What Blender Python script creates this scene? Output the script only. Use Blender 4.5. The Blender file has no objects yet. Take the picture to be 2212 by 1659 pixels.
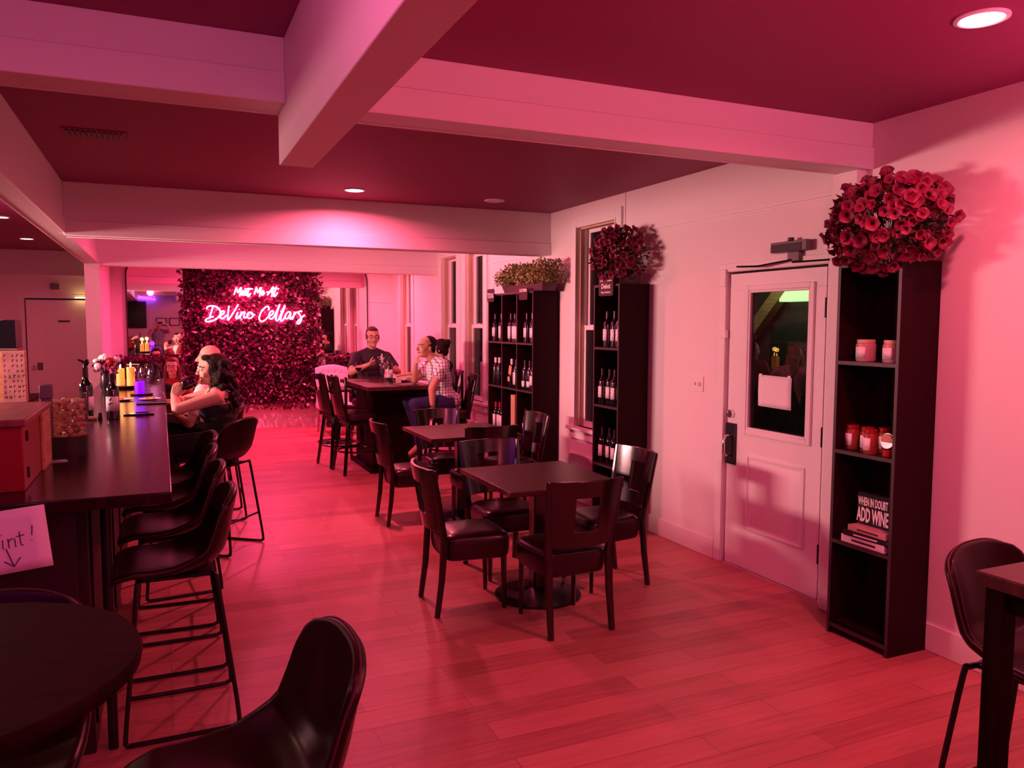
import bpy, bmesh, math, random
from mathutils import Vector, Matrix, Euler, Quaternion
random.seed(7)
PI = math.pi
SC = bpy.context.scene
COL = SC.collection
R = math.radians

# ---------------------------------------------------------------- camera
cam_d = bpy.data.cameras.new('camera'); cam = bpy.data.objects.new('camera', cam_d); COL.objects.link(cam)
YAW, PITCH, ROLL, FPX = R(24.0), R(4.4), R(0.17), 1700.0
fw = Vector((math.sin(YAW)*math.cos(PITCH), math.cos(YAW)*math.cos(PITCH), -math.sin(PITCH)))
rt = Vector((math.cos(YAW), -math.sin(YAW), 0)); up = rt.cross(fw)
rt2 = rt*math.cos(ROLL)+up*math.sin(ROLL); up2 = up*math.cos(ROLL)-rt*math.sin(ROLL)
m = Matrix((rt2, up2, -fw)).transposed().to_4x4(); m.translation = Vector((0, 0, 1.7))
cam.matrix_world = m
cam_d.sensor_fit = 'HORIZONTAL'; cam_d.sensor_width = 36.0; cam_d.lens = FPX/2212*36.0
cam_d.clip_start = 0.05; cam_d.clip_end = 100
SC.camera = cam
# ---------------------------------------------------------------- world, exposure
w = bpy.data.worlds.new('night'); SC.world = w; w.use_nodes = True
w.node_tree.nodes['Background'].inputs[0].default_value = (0.012, 0.006, 0.012, 1)
w.node_tree.nodes['Background'].inputs[1].default_value = 0.5
SC.view_settings.view_transform = 'Standard'; SC.view_settings.look = 'None'
SC.view_settings.gamma = 1; SC.view_settings.use_curve_mapping = False
SC.view_settings.exposure = 0.15
try:
    SC.cycles.use_denoising = True; SC.cycles.max_bounces = 8; SC.cycles.diffuse_bounces = 5
    SC.cycles.sample_clamp_indirect = 4.0; SC.cycles.caustics_reflective = False; SC.cycles.caustics_refractive = False
except Exception: pass

# ---------------------------------------------------------------- light colours / power (W) of the room's lamps
PINK = (1.0, 0.10, 0.17); ROSE = (1.0, 0.17, 0.24); WARM = (1.0, 0.42, 0.30); MAG = (1.0, 0.06, 0.24); VIOLET = (0.45, 0.02, 0.9)
# recessed lamps: x, y, colour, watts, lit
LAMPS = [
 (2.75, 2.00, (1.0, 0.12, 0.19), 27, True, 'white-glowing recessed ceiling light at the right end of the near ceiling bay'),
 (1.51, 6.64, (1.0, 0.10, 0.20), 60, True, 'glowing recessed ceiling light in the middle bay before the back beam'),
 (2.79, 6.67, PINK, 0, False, 'switched-off round recessed ceiling light near the window wall'),
 (-1.60, 12.31, PINK, 14, True, 'glowing recessed ceiling light over the far end of the service room'),
 (-1.52, 9.91, PINK, 9, True, 'glowing recessed ceiling light in the service room at the left picture edge'),
]
LAMPS_HIDDEN = [(1.55, 0.9, (1.0, 0.09, 0.19), 45), (-0.25, 1.5, (1.0, 0.07, 0.40), 16), (-0.2, -1.2, PINK, 14), (2.6, -0.8, PINK, 7),
 (-1.5, 7.4, WARM, 9), (-1.5, 4.2, WARM, 12), (2.7, 9.0, (1.0, 0.12, 0.20), 42), (0.75, 9.0, MAG, 46), (2.9, 12.2, PINK, 45), (1.35, 11.9, MAG, 110)]

# ================================================================ materials
def mat(name, col, rough=0.5, metal=0.0, spec=0.5, emis=None, est=0.0, trans=0.0, ior=1.45, bump=None, vary=None, coat=0.0, alpha=None, sheen=0.0):
    M = bpy.data.materials.new(name); M.use_nodes = True
    N = M.node_tree.nodes; L = M.node_tree.links; b = N['Principled BSDF']
    b.inputs['Base Color'].default_value = (*col, 1); b.inputs['Roughness'].default_value = rough
    b.inputs['Metallic'].default_value = metal; b.inputs['Specular IOR Level'].default_value = spec
    b.inputs['Transmission Weight'].default_value = trans; b.inputs['IOR'].default_value = ior
    b.inputs['Coat Weight'].default_value = coat; b.inputs['Coat Roughness'].default_value = 0.15
    if sheen: b.inputs['Sheen Weight'].default_value = sheen
    if emis: b.inputs['Emission Color'].default_value = (*emis, 1); b.inputs['Emission Strength'].default_value = est
    if bump or vary:
        tc = N.new('ShaderNodeTexCoord')
        if vary:
            n = N.new('ShaderNodeTexNoise'); n.inputs['Scale'].default_value = vary[0]; n.inputs['Detail'].default_value = 6
            mp = N.new('ShaderNodeMapping'); mp.inputs['Scale'].default_value = vary[2] if len(vary) > 2 else (1, 1, 1)
            L.new(tc.outputs['Object'], mp.inputs[0]); L.new(mp.outputs[0], n.inputs['Vector'])
            cr = N.new('ShaderNodeValToRGB'); L.new(n.outputs['Fac'], cr.inputs[0])
            cr.color_ramp.elements[0].position = 0.3; cr.color_ramp.elements[1].position = 0.7
            cr.color_ramp.elements[0].color = (*[c*(1-vary[1]) for c in col], 1); cr.color_ramp.elements[1].color = (*[min(1, c*(1+vary[1])) for c in col], 1)
            L.new(cr.outputs[0], b.inputs['Base Color'])
        if bump:
            n = N.new('ShaderNodeTexNoise'); n.inputs['Scale'].default_value = bump[0]; n.inputs['Detail'].default_value = 4
            L.new(tc.outputs['Object'], n.inputs['Vector'])
            bp = N.new('ShaderNodeBump'); bp.inputs['Strength'].default_value = bump[1]; bp.inputs['Distance'].default_value = bump[2] if len(bump) > 2 else 0.01
            L.new(n.outputs['Fac'], bp.inputs['Height']); L.new(bp.outputs[0], b.inputs['Normal'])
    return M

def glass_mat(name, tint=(1, 1, 1), refl=1.0, thin=True, rough=0.0):
    M = bpy.data.materials.new(name); M.use_nodes = True
    N = M.node_tree.nodes; L = M.node_tree.links; N.clear()
    o = N.new('ShaderNodeOutputMaterial'); mx = N.new('ShaderNodeMixShader'); t = N.new('ShaderNodeBsdfTransparent'); g = N.new('ShaderNodeBsdfGlossy')
    f = N.new('ShaderNodeFresnel'); f.inputs[0].default_value = 1.5
    t.inputs[0].default_value = (*tint, 1); g.inputs['Roughness'].default_value = rough
    mt = N.new('ShaderNodeMath'); mt.operation = 'MULTIPLY'; mt.inputs[1].default_value = refl; mt.use_clamp = True
    ge = N.new('ShaderNodeNewGeometry'); iv = N.new('ShaderNodeMath'); iv.operation = 'SUBTRACT'; iv.inputs[0].default_value = 1; L.new(ge.outputs['Backfacing'], iv.inputs[1])
    m2 = N.new('ShaderNodeMath'); m2.operation = 'MULTIPLY'; L.new(f.outputs[0], m2.inputs[0]); L.new(iv.outputs[0], m2.inputs[1]); L.new(m2.outputs[0], mt.inputs[0]); L.new(mt.outputs[0], mx.inputs[0]); L.new(t.outputs[0], mx.inputs[1]); L.new(g.outputs[0], mx.inputs[2]); L.new(mx.outputs[0], o.inputs[0])
    return M

def floor_mat():
    M = bpy.data.materials.new('oak_plank_floor'); M.use_nodes = True
    N = M.node_tree.nodes; L = M.node_tree.links; b = N['Principled BSDF']
    tc = N.new('ShaderNodeTexCoord'); br = N.new('ShaderNodeTexBrick')
    br.offset = 0.37; br.offset_frequency = 2; br.squash = 1
    for k, v in (('Scale', 1.0), ('Mortar Size', 0.0022), ('Mortar Smooth', 0.3), ('Brick Width', 1.22), ('Row Height', 0.15), ('Bias', 0.0)): br.inputs[k].default_value = v
    br.inputs['Color1'].default_value = (0.30, 0.30, 0.30, 1); br.inputs['Color2'].default_value = (0.75, 0.75, 0.75, 1); br.inputs['Mortar'].default_value = (0.05, 0.05, 0.05, 1)
    L.new(tc.outputs['Object'], br.inputs['Vector'])
    mp = N.new('ShaderNodeMapping'); mp.inputs['Scale'].default_value = (1.1, 16, 1); L.new(tc.outputs['Object'], mp.inputs[0])
    n = N.new('ShaderNodeTexNoise'); n.inputs['Scale'].default_value = 2.2; n.inputs['Detail'].default_value = 8; n.inputs['Roughness'].default_value = 0.62; n.inputs['Distortion'].default_value = 0.6
    L.new(mp.outputs[0], n.inputs['Vector'])
    ad = N.new('ShaderNodeMix'); ad.data_type = 'RGBA'; ad.blend_type = 'MIX'; ad.inputs['Factor'].default_value = 0.5
    L.new(br.outputs['Color'], ad.inputs['A']); L.new(n.outputs['Fac'], ad.inputs['B'])
    cr = N.new('ShaderNodeValToRGB'); L.new(ad.outputs['Result'], cr.inputs[0])
    e = cr.color_ramp.elements; e[0].position = 0.08; e[0].color = (0.10, 0.03, 0.026, 1); e[1].position = 0.75; e[1].color = (0.58, 0.22, 0.20, 1)
    x = e.new(0.36); x.color = (0.33, 0.105, 0.098, 1); x = e.new(0.52); x.color = (0.46, 0.160, 0.145, 1)
    L.new(cr.outputs[0], b.inputs['Base Color'])
    b.inputs['Roughness'].default_value = 0.42; b.inputs['Specular IOR Level'].default_value = 0.4
    bp = N.new('ShaderNodeBump'); bp.inputs['Strength'].default_value = 0.25; bp.inputs['Distance'].default_value = 0.004
    L.new(ad.outputs['Result'], bp.inputs['Height']); L.new(bp.outputs[0], b.inputs['Normal'])
    return M

def plaid_mat():
    M = mat('plaid_shirt', (0.75, 0.45, 0.42), 0.8)
    N = M.node_tree.nodes; L = M.node_tree.links; b = N['Principled BSDF']
    tc = N.new('ShaderNodeTexCoord'); out = None
    for ax in range(3):
        wv = N.new('ShaderNodeTexWave'); wv.wave_type = 'BANDS'; wv.bands_direction = 'XYZ'[ax]; wv.inputs['Scale'].default_value = 9; wv.inputs['Distortion'].default_value = 1.0
        L.new(tc.outputs['Object'], wv.inputs['Vector'])
        cr = N.new('ShaderNodeValToRGB'); L.new(wv.outputs['Fac'], cr.inputs[0]); cr.color_ramp.elements[0].position = 0.12; cr.color_ramp.elements[1].position = 0.3
        cr.color_ramp.elements[0].color = (0.35, 0.3, 0.33, 1); cr.color_ramp.elements[1].color = (1, 1, 1, 1)
        if out is None: out = cr.outputs[0]
        else:
            mx = N.new('ShaderNodeMix'); mx.data_type = 'RGBA'; mx.blend_type = 'MULTIPLY'; mx.inputs['Factor'].default_value = 0.7
            L.new(out, mx.inputs['A']); L.new(cr.outputs[0], mx.inputs['B']); out = mx.outputs['Result']
    L.new(out, b.inputs['Base Color'])
    return M

M = {}
M['wall'] = mat('white_painted_wall', (0.80, 0.74, 0.73), 0.55, bump=(60, 0.06, 0.003))
M['trim'] = mat('white_gloss_trim', (0.82, 0.80, 0.78), 0.38)
M['beam'] = mat('white_painted_beam', (0.78, 0.70, 0.71), 0.5, bump=(30, 0.08, 0.003))
M['ceil'] = mat('dark_plum_ceiling', (0.26, 0.022, 0.10), 0.6, bump=(40, 0.08, 0.003))
M['floor'] = floor_mat()
M['dark'] = mat('espresso_wood', (0.012, 0.002, 0.002), 0.55, spec=0.06, vary=(3, 0.4, (1, 14, 1)))
M['chair'] = mat('espresso_lacquered_chair', (0.010, 0.003, 0.003), 0.2, coat=0.6)
M['tabletop'] = mat('dark_wood_tabletop', (0.055, 0.012, 0.012), 0.35, vary=(5, 0.45, (1, 10, 1)))
M['seat'] = mat('oxblood_vinyl', (0.022, 0.003, 0.006), 0.3, spec=0.4, coat=0.1, bump=(8, 0.25, 0.01))
M['bucket'] = mat('dark_brown_leatherette', (0.016, 0.0015, 0.0015), 0.33, spec=0.25, bump=(90, 0.12, 0.002))
M['stitch'] = mat('brown_stitching', (0.06, 0.012, 0.01), 0.7)
M['blackmetal'] = mat('black_powdercoat', (0.012, 0.010, 0.010), 0.35, metal=0.3)
M['shelf'] = mat('black_brown_bookcase', (0.018, 0.002, 0.005), 0.55, spec=0.12)
M['shelfedge'] = mat('black_brown_edging', (0.05, 0.03, 0.035), 0.4)
M['bar'] = mat('dark_bar_top', (0.02, 0.003, 0.005), 0.2, spec=0.24, vary=(4, 0.35, (10, 1, 1)), bump=(70, 0.05, 0.002))
M['barbody'] = mat('dark_brown_panel', (0.018, 0.004, 0.004), 0.5)
M['chrome'] = mat('chrome', (0.8, 0.8, 0.8), 0.15, metal=1.0)
M['blackplastic'] = mat('black_plastic', (0.01, 0.01, 0.01), 0.35)
M['greyplastic'] = mat('grey_plastic', (0.16, 0.14, 0.14), 0.45)
M['paper'] = mat('white_paper', (0.85, 0.82, 0.82), 0.8)
M['ink'] = mat('dark_ink', (0.03, 0.012, 0.018), 0.6)
M['label'] = mat('wine_label', (0.86, 0.82, 0.80), 0.6)
M['bottle'] = mat('dark_bottle_glass', (0.008, 0.006, 0.006), 0.06, spec=0.8, coat=0.6)
M['capsule'] = mat('bottle_capsule', (0.03, 0.012, 0.015), 0.3)
M['redcap'] = mat('red_capsule', (0.35, 0.02, 0.03), 0.3)
M['kraft'] = mat('tan_card', (0.55, 0.33, 0.2), 0.7)
M['crate'] = mat('pine_wood', (0.5, 0.27, 0.13), 0.6, vary=(4, 0.3, (1, 1, 12)))
M['redpaint'] = mat('red_cabinet_paint', (0.25, 0.004, 0.003), 0.5)
M['redtop'] = mat('worn_wood_top', (0.22, 0.05, 0.05), 0.45, vary=(3, 0.4, (8, 1, 1)))
M['glass'] = glass_mat('window_glass', (0.75, 0.75, 0.75), 1.0)
M['clear'] = glass_mat('drinking_glass', (0.97, 0.97, 0.98), 1.1)
M['mirror'] = mat('mirror_silver', (0.92, 0.9, 0.9), 0.015, metal=1.0)
M['wine'] = mat('red_wine', (0.03, 0.001, 0.003), 0.05, spec=0.8)
M['wax'] = mat('lit_candle_wax', (0.9, 0.55, 0.15), 0.5, emis=(1, 0.34, 0.03), est=0.6)
M['flame'] = mat('candle_flame', (1, 0.8, 0.3), 0.5, emis=(1, 0.6, 0.15), est=12)
M['lamp'] = mat('lit_lamp_lens', (1, 1, 1), 0.5, emis=(1, 0.82, 0.82), est=9)
M['lampoff'] = mat('unlit_lamp_lens', (0.7, 0.6, 0.6), 0.5)
M['neon'] = mat('neon_tube_pink_white', (1, 0.8, 0.9), 0.4, emis=(1.0, 0.55, 0.78), est=3.4)
M['neonhalo'] = mat('neon_added_halo', (1, 0.1, 0.2), 0.5, emis=(1.0, 0.022, 0.13), est=150)  # emitter added behind the neon words for their halo
M['purple'] = mat('purple_neon_tube', (0.4, 0.1, 1), 0.4, emis=(0.28, 0.04, 1.0), est=9)
M['purplecup'] = mat('purple_led_cup', (0.2, 0.02, 0.9), 0.4, emis=(0.16, 0.0, 0.85), est=1.3)
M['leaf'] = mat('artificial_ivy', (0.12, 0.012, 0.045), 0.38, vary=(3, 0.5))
M['leaf2'] = mat('highlight_ivy_leaf', (0.60, 0.38, 0.36), 0.4)  # paler colour stands in for leaves catching the light
M['hedgecore'] = mat('dark_backing', (0.02, 0.02, 0.015), 0.8)
M['bloom'] = mat('crimson_petals', (0.19, 0.008, 0.045), 0.55, vary=(20, 0.3))
M['bloomleaf'] = mat('flower_foliage', (0.06, 0.03, 0.018), 0.5, vary=(15, 0.4))
M['bushleaf'] = mat('boxwood_foliage', (0.28, 0.25, 0.09), 0.45, vary=(15, 0.5))
M['planter'] = mat('plum_planter', (0.09, 0.04, 0.05), 0.5)
M['tuft'] = mat('blush_velvet', (0.85, 0.62, 0.6), 0.8, sheen=0.3)
M['tuftleg'] = mat('bleached_oak', (0.45, 0.27, 0.18), 0.5)
M['jam'] = mat('amber_contents', (0.25, 0.05, 0.02), 0.35)
M['jarlid'] = mat('red_lid', (0.30, 0.008, 0.012), 0.35)
M['candlejar'] = mat('frosted_pink_jar', (0.55, 0.3, 0.3), 0.3)
M['faded'] = mat('faded_crate_board', (0.42, 0.20, 0.19), 0.7, vary=(6, 0.3))
M['tan'] = mat('tan_wood_edge', (0.62, 0.45, 0.3), 0.5)
M['hinge'] = mat('dark_hinge', (0.02, 0.015, 0.015), 0.4, metal=0.5)
M['skin'] = mat('skin', (0.72, 0.43, 0.32), 0.5, spec=0.4)
M['skin2'] = mat('tanned_skin', (0.62, 0.34, 0.24), 0.5, spec=0.4)
M['haird'] = mat('dark_brown_hair', (0.018, 0.006, 0.006), 0.6, spec=0.2, bump=(60, 0.9, 0.02))
M['hairg'] = mat('greying_brown_hair', (0.10, 0.05, 0.04), 0.6, spec=0.2, bump=(60, 0.8, 0.01))
M['hairb'] = mat('blonde_hair', (0.62, 0.42, 0.22), 0.5, bump=(60, 0.8, 0.01))
M['hairr'] = mat('auburn_hair', (0.14, 0.03, 0.02), 0.5, bump=(60, 0.8, 0.01))
M['blackcloth'] = mat('black_cloth', (0.012, 0.009, 0.010), 0.85, bump=(14, 0.35, 0.01))
M['navycloth'] = mat('dark_shirt_cloth', (0.03, 0.018, 0.03), 0.8, bump=(10, 0.4, 0.012))
M['denim'] = mat('blue_denim', (0.035, 0.035, 0.12), 0.85, bump=(10, 0.4, 0.012))
M['whitecloth'] = mat('white_blouse', (0.8, 0.76, 0.72), 0.8, bump=(12, 0.5, 0.015))
M['greycloth'] = mat('grey_polo', (0.22, 0.2, 0.26), 0.8)
M['redcloth'] = mat('crimson_top', (0.35, 0.02, 0.03), 0.8)
M['plaid'] = plaid_mat()
M['shoe'] = mat('polished_brown_leather', (0.05, 0.02, 0.015), 0.18, coat=0.6)
M['eyewhite'] = mat('eye_white', (0.8, 0.75, 0.72), 0.3)
M['eyedark'] = mat('iris_dark', (0.03, 0.015, 0.01), 0.2)
M['lip'] = mat('lip', (0.5, 0.16, 0.14), 0.45)
M['screen'] = mat('dark_screen', (0.01, 0.01, 0.015), 0.1)
M['plate'] = mat('white_china', (0.8, 0.78, 0.76), 0.25)
M['asphalt'] = mat('porch_boards', (0.06, 0.05, 0.05), 0.8)
M['green'] = mat('porch_light_panel', (0.8, 1, 0.7), 0.5, emis=(0.62, 1.0, 0.42), est=1.3)
M['carpaint'] = mat('dark_car_paint', (0.02, 0.02, 0.03), 0.2, coat=0.8)

# ================================================================ mesh builder
def perp(d):
    a = Vector((0, 0, 1)) if abs(d.z) < 0.9 else Vector((1, 0, 0))
    u = d.cross(a).normalized(); return u, d.cross(u).normalized()

class MB:
    def __init__(s): s.v = []; s.f = []
    def add(s, vs, fs):
        o = len(s.v); s.v += [tuple(v) for v in vs]; s.f += [tuple(i+o for i in f) for f in fs]; return s
    def box(s, x0, y0, z0, x1, y1, z1, mtx=None):
        vs = [Vector((x, y, z)) for z in (z0, z1) for y in (y0, y1) for x in (x0, x1)]
        if mtx is not None: vs = [mtx @ v for v in vs]
        return s.add(vs, [(0, 2, 3, 1), (4, 5, 7, 6), (0, 1, 5, 4), (2, 6, 7, 3), (0, 4, 6, 2), (1, 3, 7, 5)])
    def tube(s, pts, r, n=8, closed=False, r2=None):
        pts = [Vector(p) for p in pts]; k = len(pts); rings = []; u = None
        for i, p in enumerate(pts):
            if closed: d = (pts[(i+1) % k]-pts[i-1])
            else: d = pts[min(i+1, k-1)]-pts[max(i-1, 0)]
            if d.length < 1e-9: d = Vector((0, 0, 1))
            d.normalize()
            if u is None: u, w_ = perp(d)
            else:
                u = (u-d*u.dot(d))
                if u.length < 1e-6: u, w_ = perp(d)
                u.normalize()
            w_ = d.cross(u)
            rr = r[i] if isinstance(r, (list, tuple)) else r
            rb = rr if r2 is None else (r2[i] if isinstance(r2, (list, tuple)) else r2)
            rings.append([p+u*(rr*math.cos(2*PI*j/n))+w_*(rb*math.sin(2*PI*j/n)) for j in range(n)])
        vs = [v for q in rings for v in q]; fs = []
        for i in range(k if closed else k-1):
            a = i*n; b = ((i+1) % k)*n
            for j in range(n): fs.append((a+j, a+(j+1) % n, b+(j+1) % n, b+j))
        if not closed: fs.append(tuple(reversed(range(n)))); fs.append(tuple((k-1)*n+j for j in range(n)))
        return s.add(vs, fs)
    def cyl(s, p0, p1, r0, r1=None, n=16): return s.tube([p0, p1], [r0, r0 if r1 is None else r1], n)
    def lathe(s, prof, c=(0, 0, 0), n=20, cap=True):
        vs = []; fs = []; k = len(prof)
        for r, z in prof:
            for j in range(n): vs.append((c[0]+r*math.cos(2*PI*j/n), c[1]+r*math.sin(2*PI*j/n), c[2]+z))
        for i in range(k-1):
            for j in range(n): fs.append((i*n+j, i*n+(j+1) % n, (i+1)*n+(j+1) % n, (i+1)*n+j))
        if cap: fs.append(tuple(reversed(range(n)))); fs.append(tuple((k-1)*n+j for j in range(n)))
        return s.add(vs, fs)
    def ell(s, c, r, rot=None, n=14, m_=9):
        if not isinstance(r, (tuple, list)): r = (r, r, r)
        vs = []; fs = []; c = Vector(c)
        for i in range(m_+1):
            t = PI*i/m_
            for j in range(n):
                v = Vector((r[0]*math.sin(t)*math.cos(2*PI*j/n), r[1]*math.sin(t)*math.sin(2*PI*j/n), -r[2]*math.cos(t)))
                vs.append(c+(rot @ v if rot is not None else v))
        # merge poles
        body = vs[n:-n]; vs2 = [vs[0]]+body+[vs[-1]]
        rows = m_-1
        for j in range(n): fs.append((0, 1+(j+1) % n, 1+j))
        for i in range(rows-1):
            for j in range(n): fs.append((1+i*n+j, 1+i*n+(j+1) % n, 1+(i+1)*n+(j+1) % n, 1+(i+1)*n+j))
        last = len(vs2)-1; b = 1+(rows-1)*n
        for j in range(n): fs.append((last, b+j, b+(j+1) % n))
        return s.add(vs2, fs)
    def cap(s, p0, r0, p1, r1, n=12):
        p0 = Vector(p0); p1 = Vector(p1); s.ell(p0, r0, None, n, 8); s.ell(p1, r1, None, n, 8); s.tube([p0, p1], [r0, r1], n); return s
    def prism(s, poly, axis, a, b):
        n = len(poly); mk = {'x': lambda p, t: (t, p[0], p[1]), 'y': lambda p, t: (p[0], t, p[1]), 'z': lambda p, t: (p[0], p[1], t)}[axis]
        return s.add([mk(p, a) for p in poly]+[mk(p, b) for p in poly], [tuple(reversed(range(n))), tuple(range(n, 2*n))]+[(i, (i+1) % n, n+(i+1) % n, n+i) for i in range(n)])
    def grid(s, f, nu, nv):
        vs = [f(i/nu, j/nv) for j in range(nv+1) for i in range(nu+1)]
        return s.add(vs, [(j*(nu+1)+i, j*(nu+1)+i+1, (j+1)*(nu+1)+i+1, (j+1)*(nu+1)+i) for j in range(nv) for i in range(nu)])
    def build(s, name, ma, parent=None, bevel=0, smooth=True, loc=None, rz=0, solid=0, sub=0, seg=2, fixn=True):
        me = bpy.data.meshes.new(name); me.from_pydata(s.v, [], s.f)
        if fixn:
            b = bmesh.new(); b.from_mesh(me); bmesh.ops.recalc_face_normals(b, faces=b.faces); b.to_mesh(me); b.free()
        if smooth:
            me.polygons.foreach_set('use_smooth', [True]*len(me.polygons)); me.set_sharp_from_angle(angle=R(38))
        me.materials.append(M[ma] if isinstance(ma, str) else ma)
        o = bpy.data.objects.new(name, me); COL.objects.link(o)
        if parent is not None: o.parent = parent
        if loc is not None: o.location = loc
        if rz: o.rotation_euler = (0, 0, rz)
        if solid: q = o.modifiers.new('solid', 'SOLIDIFY'); q.thickness = solid; q.offset = 0
        if sub: q = o.modifiers.new('sub', 'SUBSURF'); q.levels = sub; q.render_levels = sub
        if bevel: q = o.modifiers.new('bevel', 'BEVEL'); q.width = bevel; q.segments = seg; q.limit_method = 'ANGLE'; q.angle_limit = R(40)
        return o

def tag(o, label, cat, group=None, kind=None):
    if label: o['label'] = label
    if cat: o['category'] = cat
    if group: o['group'] = group
    if kind: o['kind'] = kind
    return o
def thing(name, label, cat, loc=(0, 0, 0), rz=0, group=None):
    o = bpy.data.objects.new(name, None); COL.objects.link(o); o.location = loc; o.rotation_euler = (0, 0, rz); o.empty_display_size = 0.1
    return tag(o, label, cat, group)
def struct(o): o['kind'] = 'structure'; return o
def dup(root, loc, rz=0, label=None, group=None, scale=None):
    r = root.copy(); COL.objects.link(r); r.location = loc; r.rotation_euler = (0, 0, rz)
    if scale: r.scale = scale
    if label: r['label'] = label
    if group: r['group'] = group
    for ch in list(root.children):
        c = ch.copy(); COL.objects.link(c); c.parent = r
        for g in list(ch.children):
            d = g.copy(); COL.objects.link(d); d.parent = c
    return r
def arc(c, r, a0, a1, n, ax='xz'):
    return [(c[0]+r*math.cos(a0+(a1-a0)*i/n), c[1]+r*math.sin(a0+(a1-a0)*i/n)) for i in range(n+1)]
def text_obj(txt, size, mtx, ma, name, parent, sx=1.0, bold=0.0, align='CENTER', ext=0.0006):
    c = bpy.data.curves.new('t', 'FONT'); c.body = txt; c.size = size; c.align_x = align; c.extrude = ext; c.offset = bold; c.resolution_u = 2
    o = bpy.data.objects.new('t', c); COL.objects.link(o); dg = bpy.context.evaluated_depsgraph_get(); dg.update()
    me = bpy.data.meshes.new_from_object(o.evaluated_get(dg)); bpy.data.objects.remove(o)
    me.transform(Matrix.Diagonal((sx, 1, 1, 1))); me.transform(mtx); me.materials.clear(); me.materials.append(M[ma])
    ob = bpy.data.objects.new(name, me); COL.objects.link(ob); ob.parent = parent
    return ob
# text facing -X: reading direction runs along -Y as seen from the room
def face_negx(x, y, z): return Matrix(((0, 0, -1, x), (-1, 0, 0, y), (0, 1, 0, z), (0, 0, 0, 1)))
def face_negy(x, y, z): return Matrix(((1, 0, 0, x), (0, 0, -1, y), (0, 1, 0, z), (0, 0, 0, 1)))

# ================================================================ room shell
XR, ZC = 3.63, 2.81
struct(MB().box(-4.0, -2.4, -0.1, 3.8, 14.6, 0).build('floor', 'floor'))
struct(MB().box(-4.0, -2.4, ZC, 3.8, 14.6, ZC+0.1).build('ceiling', 'ceil'))
WINS = [(5.93, 6.62, 0.72, 2.60), (8.98, 9.60, 0.72, 2.60), (9.93, 10.55, 0.72, 2.60), (12.02, 12.64, 0.72, 2.60)]
holes = sorted([(3.53, 4.45, 0.0, 2.06)]+WINS)
def wall_with_holes(b, holes, y0, y1, x0, x1):
    y = y0
    for a, c, z0, z1 in holes:
        b.box(x0, y, 0, x1, a, ZC)
        if z0 > 0: b.box(x0, a, 0, x1, c, z0)
        b.box(x0, a, z1, x1, c, ZC); y = c
    b.box(x0, y, 0, x1, y1, ZC)
b = MB(); wall_with_holes(b, holes, -2.4, 13.35, XR, XR+0.16); struct(b.build('wall_right', 'wall', smooth=False))
struct(MB().box(-0.80, 13.2, 0, XR, 13.35, ZC).build('wall_back', 'wall'))
struct(MB().box(-0.80, 10.92, 0, -0.66, 13.2, ZC).build('wall_divider', 'wall'))
b = MB(); b.box(-4, 14.25, 0, -1.92, 14.4, ZC).box(-1.05, 14.25, 0, -0.66, 14.4, ZC).box(-1.92, 14.25, 2.07, -1.05, 14.4, ZC)
b.box(-0.80, 13.35, 0, -0.66, 14.25, ZC)
struct(b.build('wall_service', 'wall'))
struct(MB().box(-4.0, -2.4, 0, -3.85, 14.25, ZC).build('wall_left', 'wall'))
struct(MB().box(-3.85, -2.4, 0, XR, -2.25, ZC).build('wall_front', 'wall'))
# wall battens and picture rail on the window wall
b = MB()
b.box(XR-0.012, 3.47, 2.455, XR, 5.80, 2.475).box(XR-0.008, 3.47, 2.44, XR, 5.80, 2.447)
b.box(XR-0.008, 5.79, 0.14, XR, 5.805, ZC)
b.box(XR-0.012, 7.36, 2.41, XR, 8.84, 2.43).box(XR-0.010, 8.83, 0.14, XR, 8.85, ZC)
b.box(XR-0.006, 2.18, 0.14, XR, 2.19, ZC)
struct(b.build('trim_wall_battens', 'trim'))
b = MB()
for y0, y1 in ((-2.25, 3.27), (4.53, 7.2), (7.36, 13.2)): b.box(XR-0.018, y0, 0, XR, y1, 0.145)
struct(b.build('baseboard_right', 'trim', bevel=0.004))
struct(MB().box(-0.66, 13.18, 0, XR-0.02, 13.2, 0.145).build('baseboard_back', 'trim', bevel=0.004))
# pilaster by the door
struct(MB().box(XR-0.075, 3.28, 0, XR, 3.46, 2.56).build('trim_pilaster', 'trim', bevel=0.006))

# beams
def beam(name, x0, y0, z0, x1, y1, lip=None):
    b = MB().box(x0, y0, z0, x1, y1, ZC)
    if lip == 'y': b.box(x0, y0-0.014, z0-0.004, x1, y0, z0+0.115).box(x0, y1, z0-0.004, x1, y1+0.014, z0+0.115)
    if lip == 'x': b.box(x0-0.012, y0, z0-0.004, x0, y1, z0+0.115).box(x1, y0, z0-0.004, x1+0.012, y1, z0+0.115)
    return struct(b.build(name, 'beam', bevel=0.003, seg=1))
beam('trim_cross_beam', -0.68, 3.25, 2.56, 0.47, 3.43, 'y'); beam('trim_cross_beam', 0.61, 3.25, 2.56, XR, 3.43, 'y')
beam('trim_long_beam', 0.47, -2.25, 2.355, 0.61, 3.45)
beam('trim_back_beam', -0.68, 7.2, 2.39, XR, 7.36, 'y')
beam('trim_far_beam', -0.68, 10.8, 2.39, XR, 10.94, 'y')
beam('trim_left_beam', -0.82, -2.25, 2.41, -0.68, 10.92, 'x')
beam('trim_near_cross_beam', -0.68, -1.4, 2.56, 0.47, -1.2, 'y')
struct(MB().box(-0.82, 10.74, 0, -0.655, 10.92, 2.41).build('trim_post', 'wall', bevel=0.006))

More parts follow.
